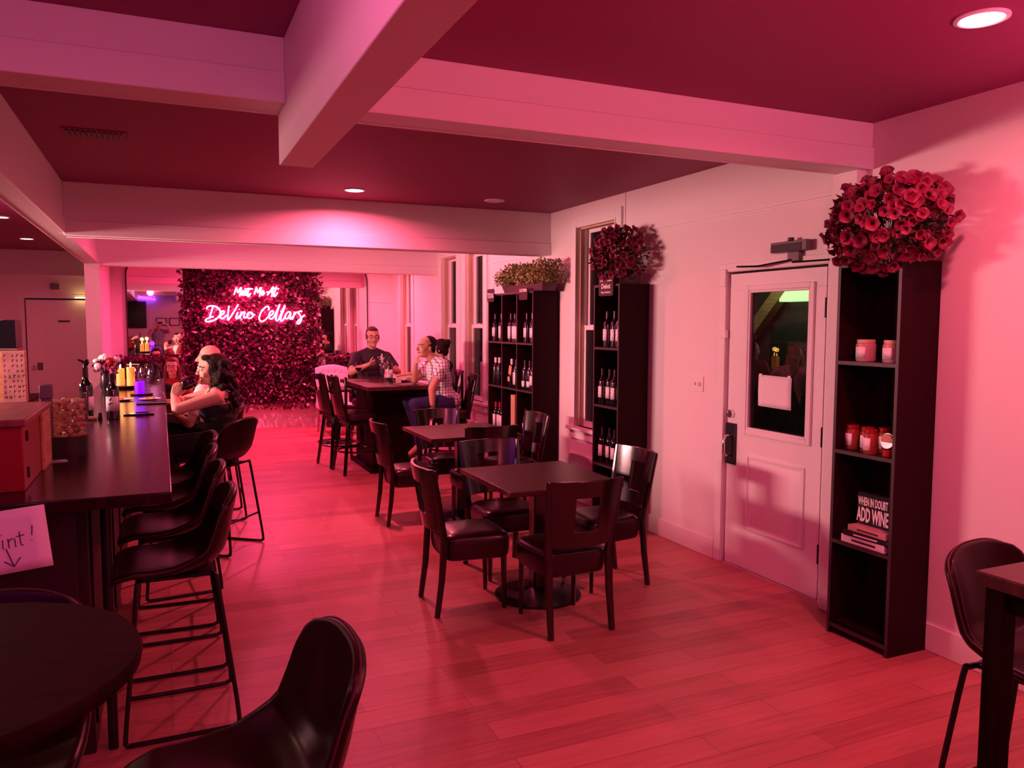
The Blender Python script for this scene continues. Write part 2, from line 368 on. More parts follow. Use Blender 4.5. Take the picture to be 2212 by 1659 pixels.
# double-hung windows
def window(i, y0, y1, z0, z1):
    root = MB().box(XR-0.022, y0-0.10, z0-0.02, XR, y0, z1+0.10).box(XR-0.022, y1, z0-0.02, XR, y1+0.10, z1+0.10).box(XR-0.022, y0, z1, XR, y1, z1+0.10)\
        .box(XR-0.03, y0-0.015, z0, XR-0.022, y0, z1+0.015).box(XR-0.03, y1, z0, XR-0.022, y1+0.015, z1+0.015).build('window_%d' % i, 'trim', bevel=0.003)
    struct(root)
    MB().box(XR-0.055, y0-0.13, z0-0.035, XR+0.05, y1+0.13, z0).build('window_sill', 'trim', root, bevel=0.006)
    MB().box(XR-0.02, y0-0.10, z0-0.12, XR, y1+0.10, z0-0.035).build('window_apron', 'trim', root, bevel=0.004)
    MB().box(XR-0.016, y0-0.13, 0.14, XR, y1+0.13, 0.44).box(XR-0.022, y0-0.13, 0.43, XR, y1+0.13, 0.45).build('panel_below_window', 'trim', root, bevel=0.003)
    b = MB(); mid = 1.66
    for x, a, c in ((XR+0.105, mid-0.02, z1), (XR+0.065, z0, mid+0.025)):
        t = 0.035
        b.box(x, y0, a, x+t, y0+0.045, c).box(x, y1-0.045, a, x+t, y1, c).box(x, y0+0.045, c-0.045, x+t, y1-0.045, c).box(x, y0+0.045, a, x+t, y1-0.045, a+0.05)
    b.build('window_sash', 'trim', root, bevel=0.003)
    MB().box(XR+0.045, (y0+y1)/2-0.03, mid+0.026, XR+0.075, (y0+y1)/2+0.03, mid+0.04).build('sash_lock', 'trim', root)
    MB().box(XR+0.02, y0, z0, XR+0.06, y0+0.014, z1).box(XR+0.02, y1-0.014, z0, XR+0.06, y1, z1).box(XR+0.02, y0, z1-0.014, XR+0.06, y1, z1).build('window_stop', 'tan', root)
    MB().box(XR+0.12, y0+0.04, mid+0.01, XR+0.124, y1-0.04, z1-0.04).box(XR+0.08, y0+0.04, z0+0.04, XR+0.084, y1-0.04, mid-0.02).build('window_pane', 'glass', root)
for i, q in enumerate(WINS): window(i+1, *q)

# entrance door
d = MB().box(XR+0.008, 3.555, 0.012, XR+0.05, 4.425, 0.98).box(XR+0.008, 3.555, 1.93, XR+0.05, 4.425, 2.045)\
    .box(XR+0.008, 3.555, 0.98, XR+0.05, 3.67, 1.93).box(XR+0.008, 4.23, 0.98, XR+0.05, 4.425, 1.93).build('door_1', 'trim', bevel=0.002)
struct(d)
def ring(b, y0, y1, z0, z1, wd, x0, x1):
    b.box(x0, y0-wd, z0-wd, x1, y0, z1+wd).box(x0, y1, z0-wd, x1, y1+wd, z1+wd).box(x0, y0, z1, x1, y1, z1+wd).box(x0, y0, z0-wd, x1, y1, z0); return b
ring(ring(MB(), 3.675, 4.225, 0.985, 1.925, 0.035, XR-0.008, XR+0.01), 3.69, 4.21, 1.0, 1.91, 0.016, XR-0.002, XR+0.02).build('window_molding', 'trim', d, bevel=0.005)
MB().box(XR+0.026, 3.66, 0.97, XR+0.032, 4.24, 1.94).build('door_pane', 'glass', d)
b = ring(MB(), 3.70, 4.20, 0.31, 0.79, 0.018, XR-0.002, XR+0.01)
py = [(3.70, 0.31), (4.20, 0.31), (4.20, 0.79), (3.70, 0.79)]; pi = [(3.77, 0.36), (4.13, 0.36), (4.13, 0.74), (3.77, 0.74)]
b.add([(XR+0.014, *p) for p in py]+[(XR-0.004, *p) for p in pi], [(0, 1, 5, 4), (1, 2, 6, 5), (2, 3, 7, 6), (3, 0, 4, 7), (4, 5, 6, 7)])
b.build('raised_panel', 'trim', d, bevel=0.003)
fr = MB().box(XR-0.014, 4.452, 0, XR+0.10, 4.525, 2.12).box(XR-0.014, 3.53, 2.062, XR+0.10, 4.452, 2.12).box(XR-0.014, 3.462, 0, XR+0.10, 3.53, 2.12).build('door_frame', 'trim', d, bevel=0.004)
MB().box(XR+0.0, 3.53, 0, XR+0.12, 4.45, 0.012).build('threshold', 'chrome', d)
MB().box(XR-0.004, 4.325, 0.72, XR+0.008, 4.43, 1.01).build('handle_plate', 'blackplastic', d, bevel=0.003)
MB().tube([(XR-0.004, 4.375, 0.79), (XR-0.045, 4.375, 0.785), (XR-0.062, 4.375, 0.81), (XR-0.062, 4.375, 0.90), (XR-0.045, 4.375, 0.925), (XR-0.004, 4.375, 0.92)], 0.010, 10).build('pull_handle', 'chrome', d)
MB().cyl((XR+0.008, 4.385, 1.075), (XR-0.014, 4.385, 1.075), 0.032, 0.028, 20).box(XR-0.03, 4.38, 1.055, XR-0.014, 4.39, 1.095).build('deadbolt', 'chrome', d, bevel=0.002)
for z in (0.30, 1.02, 1.80): MB().cyl((XR-0.006, 3.542, z-0.06), (XR-0.006, 3.542, z+0.06), 0.007, None, 8).build('hinge', 'hinge', d)
MB().box(XR-0.06, 3.66, 2.15, XR-0.014, 3.97, 2.215).box(XR-0.04, 3.74, 2.09, XR-0.014, 3.84, 2.15).build('door_closer', 'greyplastic', d, bevel=0.006)
MB().box(XR-0.064, 3.70, 2.155, XR-0.060, 3.96, 2.20).cyl((XR-0.05, 3.80, 2.215), (XR-0.05, 3.80, 2.235), 0.02, None, 12).build('closer_cover', 'blackplastic', d, bevel=0.002)
MB().tube([(XR-0.035, 3.80, 2.10), (XR-0.075, 4.06, 2.075), (XR-0.03, 4.32, 2.09)], 0.007, 6).tube([(XR-0.035, 3.80, 2.085), (XR-0.03, 3.50, 2.08)], 0.006, 6).build('closer_arm', 'hinge', d)
MB().box(XR-0.03, 4.44, 1.96, XR-0.014, 4.50, 2.08).build('door_sensor', 'trim', d, bevel=0.004)
MB().box(XR-0.026, 4.43, 1.60, XR+0.0, 4.50, 1.66).build('door_latch', 'trim', d, bevel=0.004)
# sheet taped to the door glass
s_ = MB(); s_.grid(lambda u, v: (XR+0.018-0.003*math.sin(v*3)-0.002*math.sin(u*5), 4.13-0.30*u, 1.155+0.21*v-0.004*u), 6, 6)
o = s_.build('door_notice', 'paper', solid=0.0008); tag(o, 'blank white paper sheet taped to the inside of the entrance door glass', 'paper')
for a, c in ((4.11, 1.36), (3.85, 1.36)): MB().box(XR+0.012, a-0.015, c-0.008, XR+0.014, a+0.01, c+0.012).build('tape', 'label', o)
# light switch
o = MB().box(XR-0.008, 4.69, 1.20, XR, 4.81, 1.315).build('light_switch', 'trim', bevel=0.004); tag(o, 'white two-gang light switch plate on the wall left of the entrance door', 'switch')
MB().box(XR-0.014, 4.775, 1.245, XR-0.008, 4.785, 1.27).build('toggle', 'tan', o)
MB().cyl((XR-0.012, 4.73, 1.257), (XR-0.008, 4.73, 1.257), 0.017, None, 14).build('dimmer_knob', 'tan', o)

# outside, seen through the door glass
struct(MB().box(3.8, -2, -0.3, 14, 14, -0.12).build('ground', 'asphalt'))
struct(MB().box(6.6, 2.0, -0.12, 6.75, 12.0, 2.9).build('wall_porch', 'asphalt'))
o = MB().box(6.45, 6.55, 1.955, 6.6, 7.0, 2.12).build('porch_light', 'green'); tag(o, 'greenish-white glowing porch light panel outside, seen through the top of the door glass', 'light')
o = MB().box(-0.06, -0.07, -0.75, 0.06, 0.07, 0.6, Matrix.Translation((6.50, 7.34, 1.75)) @ Matrix.Rotation(R(45), 4, 'X')).build('porch_brace', 'crate'); l = bpy.data.lights.new('porch_glow', 'POINT'); l.energy = 9; l.color = (0.8, 1.0, 0.55); l.shadow_soft_size = 0.1; lo = bpy.data.objects.new('porch_glow', l); COL.objects.link(lo); lo.location = (6.0, 6.9, 2.3); tag(o, 'diagonal wooden porch brace outside beyond the door glass', 'brace')

# service-room door in the far wall
d2 = MB().box(-1.90, 14.22, 0.01, -1.07, 14.262, 2.045).build('door_2', 'trim', bevel=0.002); struct(d2)
b = MB().box(-1.99, 14.235, 0, -1.925, 14.25, 2.13).box(-1.05, 14.235, 0, -0.99, 14.25, 2.13).box(-1.925, 14.235, 2.075, -1.05, 14.25, 2.13).build('door_frame', 'trim', d2)
MB().box(-1.47, 14.205, 1.705, -1.31, 14.22, 1.725).build('door_sign', 'hinge', d2)
MB().lathe([(0.0, 0), (0.03, 0.0), (0.03, 0.03), (0.01, 0.05)], (0, 0, 0), 12).build('door_knob', 'chrome', d2, loc=(-1.82, 14.2, 0.98))
b = MB(); b.box(-3.85, 14.23, 2.42, -0.9, 14.25, 2.44); struct(b.build('trim_service_rail', 'trim'))
o = MB().box(-1.56, 14.2, 2.21, -1.44, 14.25, 2.30).build('wall_alarm', 'greyplastic', bevel=0.005); tag(o, 'small dark box on the wall above the far service-room door', 'alarm')
o = MB().box(-1.80, 14.215, 0.90, -1.72, 14.235, 1.02).build('wall_outlet', 'greyplastic', bevel=0.005)
o.location = (-0.28+0.30, 0, 0.05); tag(o, 'small dark outlet plate on the far service-room door side behind the jar', 'outlet')
# glowing strip standing in for the warm glow at the service door's top right
o = MB().box(-1.22, 14.13, 2.075, -1.0, 14.17, 2.09).build('glow_strip', mat('warm_strip', (1, .9, .6), .5, emis=(1, .62, .22), est=7)); tag(o, 'small warm yellow glowing strip over the top right of the far service door', 'light')

# ================================================================ ceiling lights
def lamp_light(x, y, col, W, parent=None, z=ZC-0.02, size=0.13):
    l = bpy.data.lights.new('lamp_light', 'AREA'); l.shape = 'DISK'; l.size = size; l.energy = W; l.color = col; l.spread = R(165)
    o = bpy.data.objects.new('lamp_light', l); COL.objects.link(o); o.location = (x, y, z)
    if parent: o.parent = parent; o.location = (0, 0, z-ZC)
    return o
for x, y, col, W, lit, lab in LAMPS:
    t = thing('recessed_light', lab, 'light', (x, y, ZC), 0, 'recessed ceiling lights')
    MB().lathe([(0.092, 0), (0.092, -0.006), (0.078, -0.010), (0.072, -0.006), (0.072, 0)], n=32, cap=False).build('trim_ring', 'trim', t)
    MB().lathe([(0.001, -0.007), (0.072, -0.007), (0.072, -0.003), (0.001, -0.003)], n=32).build('lens', 'lamp' if lit else 'lampoff', t)
    if lit: lamp_light(x, y, col, W, t)
HID = ['overhead right of the camera', 'overhead left of the camera', 'behind the camera to the left', 'behind the camera to the right', 'over the service side of the bar, further', 'over the service side of the bar, nearer', 'behind the back beam at right', 'behind the back beam at left', 'before the back wall at right', 'before the neon sign']
for x, y, col, W in LAMPS_HIDDEN:
    t = thing('ceiling_light', 'ceiling light out of frame, %s' % HID.pop(0), 'light', (x, y, ZC), 0, 'ceiling lights out of view')
    MB().lathe([(0.092, 0), (0.092, -0.006), (0.078, -0.010), (0.072, -0.006), (0.072, 0)], n=32, cap=False).build('trim_ring', 'trim', t)
    MB().lathe([(0.001, -0.007), (0.072, -0.007), (0.072, -0.003), (0.001, -0.003)], n=32).build('lens', 'lamp', t)
    if 8 < y < 10 or 0.5 < y < 2:
        MB().ell((0, 0, -0.10), (0.075, 0.075, 0.075), None, 20, 12).cyl((0, 0, -0.04), (0, 0, 0), 0.04, None, 16).build('added_globe', 'lamp', t)  # globe added so the unseen lamp throws light sideways onto the beams
        l = bpy.data.lights.new('globe_light', 'POINT'); l.energy = W; l.color = col; l.shadow_soft_size = 0.08
        o = bpy.data.objects.new('globe_light', l); COL.objects.link(o); o.parent = t; o.location = (0, 0, -0.26)
    else: lamp_light(x, y, col, W, t)
# fixtures outside the frame: back-bar light, uplights added to brighten ceiling and beams
def sconce(label, loc, rz, col, W, tilt, sx=0.5, sy=0.15, nm='added_uplight', spread=180):
    t = thing(nm, label, 'light', loc, rz, 'wall lights out of view')
    MB().box(-sx/2-0.02, -0.09, -0.05, sx/2+0.02, -0.0, 0.03).build('housing', 'blackmetal', t, bevel=0.006)
    MB().box(-sx/2, -0.08, 0.03, sx/2, -0.01, 0.034).build('lens', 'lamp', t)
    l = bpy.data.lights.new('unseen_wall_light', 'AREA'); l.shape = 'RECTANGLE'; l.size = sx; l.size_y = sy; l.energy = W; l.color = col; l.spread = R(spread)
    o = bpy.data.objects.new('unseen_wall_light', l); COL.objects.link(o); o.parent = t; o.location = (0, -0.10, 0.06); o.rotation_euler = (R(tilt), 0, 0)
# local -Y points into the room; tilt 90 = straight ahead (-Y), 180 = up
sconce('added uplight on the window wall beside the right foreground table, out of frame', (XR, 0.7, 1.95), R(-90), (1.0, 0.15, 0.36), 62, -174, 0.7, 0.3)
sconce('added uplight on the wall behind the camera, out of frame', (2.0, -2.25, 1.95), R(180), (1.0, 0.09, 0.19), 14, -130)
sconce('long warm back-bar light on the far left service wall, out of frame', (-3.84, 7.0, 2.05), R(90), (1.0, 0.43, 0.43), 158, -86, 1.8, 0.35, 'back_bar_light', 112)
# ceiling vent
t = thing('ceiling_vent', 'dark rectangular louvred air vent in the ceiling over the bar', 'vent', (-0.32, 5.32, ZC))
MB().box(-0.17, -0.10, -0.008, 0.17, 0.10, 0).build('vent_frame', 'ceil', t, bevel=0.003)
b = MB()
for i in range(11): b.box(-0.15+i*0.028, -0.08, -0.016, -0.15+i*0.028+0.014, 0.08, -0.008)
b.build('louvre', 'shelfedge', t)
# ================================================================ bookcases along the window wall
def bookcase(label, y0, bays, bw, x0=3.335, x1=3.612, h=2.02, levels=(0.06, 0.53, 1.025, 1.505)):
    t = thing('bookcase', label, 'bookcase', (0, 0, 0)); th = 0.018
    D = x1-x0; yN = y0+bays*bw
    t.location = (x0, y0, 0)
    for k in range(bays+1):
        y = k*bw; MB().box(0, y-(0 if k == 0 else th/2 if k < bays else th), 0, D, y+(th if k == 0 else th/2 if k < bays else 0), h).build('side_panel', 'shelf', t, bevel=0.001)
    MB().box(0.0, 0.018, h-0.02, D, yN-y0-0.018, h).build('top_panel', 'shelf', t)
    MB().box(D-0.006, 0, 0, D, yN-y0, h).build('back_panel', 'shelf', t)
    MB().box(0.02, 0.018, 0, 0.035, yN-y0-0.018, 0.06).build('plinth', 'shelf', t)
    for k in range(bays):
        for z in levels: MB().box(0.004, k*bw+0.014, z-0.02, D-0.006, (k+1)*bw-0.014, z+0.0).build('shelf', 'shelf', t)
    b = MB()
    for k in range(bays+1):
        y = min(max(k*bw, 0.009), yN-y0-0.009); b.box(-0.0012, y-0.009, 0.0, 0.0, y+0.009, h)
    for z in levels+(h,): b.box(-0.001, 0.018, z-0.02, 0.0, yN-y0-0.018, z)
    b.build('edge_banding', 'shelfedge', t)
    return t
LV = (0.06, 0.53, 1.025, 1.505)
bookcase('tall dark narrow bookcase right of the entrance door, holding jars and books', 2.78, 1, 0.40)
bookcase('tall narrow wine bookcase beside the near window, under red flowers', 5.395, 1, 0.405)
bookcase('wide three-bay wine bookcase under the green boxwood planter', 6.985, 3, 0.388)

# ================================================================ bottles
def bottle_proto(kind, lab='label', cap='capsule', bird=False):
    t = thing('wine_bottle', 'wine bottle', 'bottle', (0, -50, 0))
    MB().lathe([(0.001, 0), (0.034, 0.0), (0.0375, 0.004), (0.0375, 0.185), (0.034, 0.205), (0.02, 0.228), (0.0148, 0.245), (0.0142, 0.285), (0.0155, 0.287), (0.0155, 0.297), (0.001, 0.298)], n=20, cap=False).build('glass_body', 'bottle', t)
    MB().lathe([(0.0162, 0.238), (0.0158, 0.2985), (0.001, 0.300)], n=16, cap=False).build('capsule', cap, t)
    n = 14; a0 = PI-1.35; a1 = PI+1.35; z0, z1 = {'std': (0.055, 0.150), 'tall': (0.035, 0.165), 'low': (0.03, 0.09), 'none': (0.05, 0.06)}[kind]
    b = MB(); r = 0.0382
    if kind != 'none':
        b.grid(lambda u, v: (r*math.cos(a0+(a1-a0)*u), r*math.sin(a0+(a1-a0)*u), z0+(z1-z0)*v), n, 1); l = b.build('label_sheet', lab, t, fixn=False, solid=0.0004)
        if bird:
            b = MB(); rr = 0.0388
            P = lambda s_, z: (-rr*math.cos(s_/rr), rr*math.sin(s_/rr), z)
            poly = lambda L_: b.add([P(s_, z) for s_, z in L_], [tuple(range(len(L_)))])
            poly([(0.004, 0.132), (-0.008, 0.144), (-0.012, 0.140), (-0.004, 0.128), (0.002, 0.118)])
            poly([(0.014, 0.108), (-0.002, 0.112), (-0.016, 0.108), (-0.012, 0.100), (-0.002, 0.103), (0.002, 0.092), (0.010, 0.094)])
            poly([(0.013, 0.086), (-0.012, 0.086), (-0.012, 0.079), (0.013, 0.079)]); b.build('printed_bird', 'ink', l, fixn=False)
    return t
PB = {'bird': bottle_proto('std', bird=True), 'plain': bottle_proto('tall'), 'std': bottle_proto('std'), 'low': bottle_proto('low'), 'red': bottle_proto('tall', cap='redcap'), 'light': bottle_proto('none', cap='label'), 'lcap': bottle_proto('std', cap='label')}
ORD = ['leftmost', 'second from left', 'third from left', 'fourth from left']
def row(kinds, ys, x, z, where, desc, group, cl=1.0):
    n = len(ys)
    for i, (k, y) in enumerate(zip(kinds, ys)):
        o = dup(PB[k], (x+(0.012 if i % 2 else 0), y, z), random.uniform(-.12, .12)-R(25), '%s, %s, %s' % (desc, ORD[i] if n > 1 else 'alone', where), group)
T = '%s shelf of the narrow bookcase'
row(['bird']*3, [5.70, 5.60, 5.50], 3.41, 1.505, T % 'top', 'bird-label wine bottle', 'bird-label bottles in the narrow bookcase')
row(['bird']*4, [5.75, 5.65, 5.55, 5.46], 3.40, 1.025, T % 'second', 'bird-label wine bottle', 'bird-label bottles in the narrow bookcase')
row(['bird']*4, [5.74, 5.64, 5.54, 5.45], 3.40, 0.53, T % 'third', 'bird-label wine bottle', 'bird-label bottles in the narrow bookcase')
row(['bird']*2, [5.60, 5.49], 3.40, 0.06, T % 'bottom', 'bird-label wine bottle', 'bird-label bottles in the narrow bookcase')
W3 = '%s shelf, %s bay of wide bookcase'
G3 = 'wine bottles in the wide bookcase'
row(['std', 'plain', 'std'], [8.09, 7.94, 7.82], 3.40, 1.505, W3 % ('top', 'left'), 'pale-label wine bottle', G3)
row(['plain']*3, [7.66, 7.58, 7.50], 3.40, 1.505, W3 % ('top', 'middle'), 'tall-label wine bottle', G3)
row(['std', 'lcap', 'std'], [7.26, 7.14, 7.05], 3.40, 1.505, W3 % ('top', 'right'), 'wide-label wine bottle', G3)
row(['light', 'light', 'light'], [8.08, 8.0, 7.84], 3.40, 1.025, W3 % ('second', 'left'), 'unlabelled pale-capped wine bottle', G3)
row(['plain'], [7.52], 3.40, 1.025, W3 % ('second', 'middle'), 'white-label bottle right of the tagged bottle', G3)
row(['low', 'low', 'std', 'std'], [7.30, 7.21, 7.11, 7.04], 3.40, 1.025, W3 % ('second', 'right'), 'low-label wine bottle', G3)
row(['red', 'red', 'plain', 'plain'], [8.07, 7.99, 7.89, 7.81], 3.40, 0.53, W3 % ('third', 'left'), 'tall-label wine bottle', G3)
row(['std', 'plain', 'plain'], [7.28, 7.18, 7.08], 3.40, 0.53, W3 % ('third', 'right'), 'dark wine bottle', G3)
# illegible faded lettering: rows of small worn strokes
def stencil_marks(parent, f, n, rows, ma, seed):
    rs = random.Random(seed); b = MB()
    for r_ in range(rows):
        u = 0.0
        while u < 0.97:
            w_ = rs.uniform(0.35, 0.75)/n; v0 = (r_+0.12)/rows; v1 = (r_+0.12+rs.uniform(0.45, 0.7))/rows
            for a, c, d_, e in ((u, v0, u+w_*0.3, v1), (u, v0, u+w_, v0+(v1-v0)*0.28)) if rs.random() < .6 else ((u, v0, u+w_*0.3, v1), (u+w_*.65, v0, u+w_*.95, v1), (u, (v0+v1)/2, u+w_, (v0+v1)/2+(v1-v0)*.2)):
                b.add([f(a, c), f(d_, c), f(d_, e), f(a, e)], [(0, 1, 2, 3)])
            u += 1.15/n*(1 if rs.random() < .85 else 1.8)
    return b.build('faded_lettering', ma, parent, fixn=False)
# tagged leaning bottle and long wooden wine box
o = dup(PB['light'], (3.41, 7.66, 1.025), 0, 'wine bottle with a large tan neck tag in the middle bay of the wide bookcase', G3)
tg = MB().box(-0.045, -0.035, 0.14, -0.041, 0.03, 0.235, Matrix.Rotation(R(14), 4, 'X')).build('neck_tag', 'kraft', o)
MB().box(-0.040, -0.028, 0.06, -0.0385, 0.028, 0.11).build('kraft_label', 'kraft', o)
t = thing('wine_box', 'tall pine wine gift box with lettered front in the middle bay of the wide bookcase', 'box', (3.42, 7.53, 0.53))
MB().box(-0.06, -0.05, 0, 0.06, 0.05, 0.42).build('box_body', 'kraft', t, bevel=0.003)
stencil_marks(t, lambda u, v: (-0.0606, 0.012-0.024*v, 0.04+0.32*u), 17, 1, 'redtop', 5)
# shelf plaques
def plaque(y, z, w_, h_, lines, lab, tilt=0):
    t = thing('shelf_sign', lab, 'sign', (3.318, y, z)); r = 0.02
    pts = []
    for cx, cz, a in ((w_/2-r, h_/2-r, 0), (-w_/2+r, h_/2-r, 90), (-w_/2+r, -h_/2+r, 180), (w_/2-r, -h_/2+r, 270)):
        for k in range(5): pts.append((cx+r*math.cos(R(a+k*22.5)), cz+r*math.sin(R(a+k*22.5))))
    MB().prism(pts, 'x', -0.004, 0.004).build('plaque', 'barbody', t)
    for tx, sz, zz, sx, bd in lines: text_obj(tx, sz, face_negx(-0.0045, 0, zz), 'label', 'lettering', t, sx, bd)
    return t
plaque(8.03, 2.005, 0.19, 0.14, [('TEXAS', 0.074, -0.028, 0.78, 0.002)], 'dark plaque lettered TEXAS on the left bay of the wide bookcase')
plaque(7.18, 1.995, 0.20, 0.12, [('CALIFORNIA', 0.044, 0.02, 0.72, 0.001)], 'dark plaque lettered CALIFORNIA on the right bay of the wide bookcase')
plaque(5.575, 2.0, 0.225, 0.15, [("DeVino's in Denison", 0.022, 0.042, 1.0, 0.0004), ('Debut', 0.055, -0.014, 1.0, 0.0012), ('Napa Cabernet', 0.024, -0.052, 1.0, 0.0004)], 'dark plaque lettered Debut at the top of the narrow wine bookcase')

# ================================================================ right bookcase contents
def jar(x, y, z, r, h, lid, body, lab, label, cat='jar', group=None):
    t = thing('jar', label, cat, (x, y, z), -R(30), group)
    MB().lathe([(0.001, 0), (r*0.94, 0), (r, 0.006), (r, h*0.78), (r*0.86, h*0.84), (0.001, h*0.84)], n=24, cap=False).build('jar_body', body, t)
    MB().lathe([(0.001, h*0.84), (r*0.92, h*0.84), (r*0.92, h), (0.001, h)], n=24, cap=False).build('lid', lid, t, bevel=0.002)
    MB().grid(lambda u, v: ((r+0.0008)*math.cos(PI-1.2+2.4*u), (r+0.0008)*math.sin(PI-1.2+2.4*u), h*0.16+h*0.5*v), 12, 1).build('label_sheet', 'label', t, solid=0.0004, fixn=False)
    b = MB(); rr = r+0.0016
    for k, (s0, s1, z_) in enumerate([(-.3, .35, .5), (-.5, .2, .36), (-.2, .45, .26)]): b.add([(rr*math.cos(PI+a), rr*math.sin(PI+a), h*zz) for a, zz in ((s0, z_), (s1, z_), (s1, z_+.05), (s0, z_+.05))], [(0, 1, 2, 3)])
    b.build('printed_lines', 'ink', t, fixn=False)
    return t
jar(3.44, 3.075, 1.505, 0.050, 0.115, 'tan', 'candlejar', 1, 'left pink candle jar on the top shelf of the right bookcase', 'candle', 'candle jars')
jar(3.43, 2.895, 1.505, 0.050, 0.115, 'tan', 'candlejar', 1, 'right pink candle jar on the top shelf of the right bookcase', 'candle', 'candle jars')
jar(3.43, 3.135, 1.025, 0.036, 0.13, 'jarlid', 'jam', 1, 'red-lidded labelled jar standing alone at the left of the right bookcase', group='red-lidded jars')
jar(3.43, 3.035, 1.025, 0.036, 0.13, 'jarlid', 'jam', 1, 'red-lidded jar, back left of the three clustered in the right bookcase', group='red-lidded jars')
jar(3.375, 2.965, 1.025, 0.036, 0.13, 'jarlid', 'jam', 1, 'red-lidded jar, front of the three clustered in the right bookcase', group='red-lidded jars')
jar(3.49, 2.975, 1.025, 0.036, 0.13, 'jarlid', 'jam', 1, 'red-lidded jar, back right of the three clustered in the right bookcase', group='red-lidded jars')
t = thing('spice_tin', 'small round gold-rimmed tin leaning on a red jar at the right of the middle shelf', 'tin', (3.385, 2.865, 1.025), 0)
MB().lathe([(0.001, 0), (0.028, 0), (0.028, 0.035), (0.001, 0.035)], n=20, cap=False).build('base_jar', 'jarlid', t, bevel=0.003)
MB().cyl((-0.01, 0, 0.082), (0.012, 0, 0.078), 0.043, None, 28).build('tin_rim', 'chrome', t, bevel=0.003)
MB().cyl((-0.0115, 0, 0.082), (-0.0095, 0, 0.082), 0.036, None, 28).build('tin_label', 'kraft', t)
def book(x0, y0, z0, dx, dy, h, ma, label, rz=0):
    t = thing('book', label, 'book', (x0, y0, z0), rz, 'stacked books in the right bookcase')
    MB().box(0, 0, 0, dx, dy, 0.003).box(0, 0, h-0.003, dx, dy, h).box(0, 0, 0.003, 0.004, dy, h-0.003).build('cover', ma, t, bevel=0.001)
    MB().box(0.004, 0.004, 0.003, dx-0.005, dy-0.004, h-0.003).build('pages', 'paper', t)
    MB().box(-0.0006, dy*0.2, h*0.35, 0, dy*0.75, h*0.62).build('spine_title', 'ink' if ma != 'blackcloth' else 'label', t)
book(3.345, 2.83, 0.53, 0.21, 0.28, 0.040, 'label', 'thick white book at the bottom of the stack in the right bookcase')
book(3.345, 2.82, 0.57, 0.20, 0.27, 0.028, 'blackcloth', 'black book in the middle of the stack in the right bookcase', R(2))
book(3.345, 2.825, 0.598, 0.19, 0.25, 0.030, 'candlejar', 'pale pink book at the top of the stack in the right bookcase', R(-2))
t = thing('block_sign', 'small black block sign reading WHEN IN DOUBT ADD WINE on the book stack', 'sign', (3.42, 2.975, 0.629))
MB().box(0, -0.105, 0, 0.04, 0.10, 0.17).build('block', 'blackcloth', t, bevel=0.002)
text_obj('WHEN IN DOUBT', 0.062, face_negx(-0.0008, 0, 0.105), 'label', 'lettering', t, 0.38, 0.002)
text_obj('ADD WINE', 0.105, face_negx(-0.0008, 0, 0.018), 'label', 'lettering', t, 0.385, 0.003)

# ================================================================ flowers
def bloom_mesh():
    b = MB(); n = 15; prof = [(0.003, -0.055), (0.005, -0.032), (0.009, -0.016), (0.020, -0.003), (0.031, 0.0)]
    vs = []; fs = []
    for i, (r, z) in enumerate(prof):
        for j in range(n):
            w_ = 1+0.18*math.sin(j*PI)*0+(0.07*math.cos(5*2*PI*j/n) if i >= 3 else 0); vs.append((r*w_*math.cos(2*PI*j/n), r*w_*math.sin(2*PI*j/n), z+(0.0045*math.cos(3*2*PI*j/n) if i == 4 else 0)))
    for i in range(len(prof)-1):
        for j in range(n): fs.append((i*n+j, i*n+(j+1) % n, (i+1)*n+(j+1) % n, (i+1)*n+j))
    b.add(vs, fs); b.add([(0, 0, -0.02), (0.004, 0, -0.012), (0, 0.004, -0.012)], [(0, 1, 2)])
    return b
BL = None
def rand_dir(up_=0.0):
    while True:
        v = Vector((random.uniform(-1, 1), random.uniform(-1, 1), random.uniform(-1, 1)))
        if 0.1 < v.length <= 1: return (v+Vector((0, 0, up_))).normalized()
def leafquad(b, p, d, L, W_):
    u, w_ = perp(d); a = random.uniform(0, 2*PI); s_ = u*math.cos(a)+w_*math.sin(a); nrm = d.cross(s_)
    b.add([p, p+d*L*0.5+s_*W_+nrm*L*0.08, p+d*L, p+d*L*0.5-s_*W_+nrm*L*0.08], [(0, 1, 2), (0, 2, 3)])
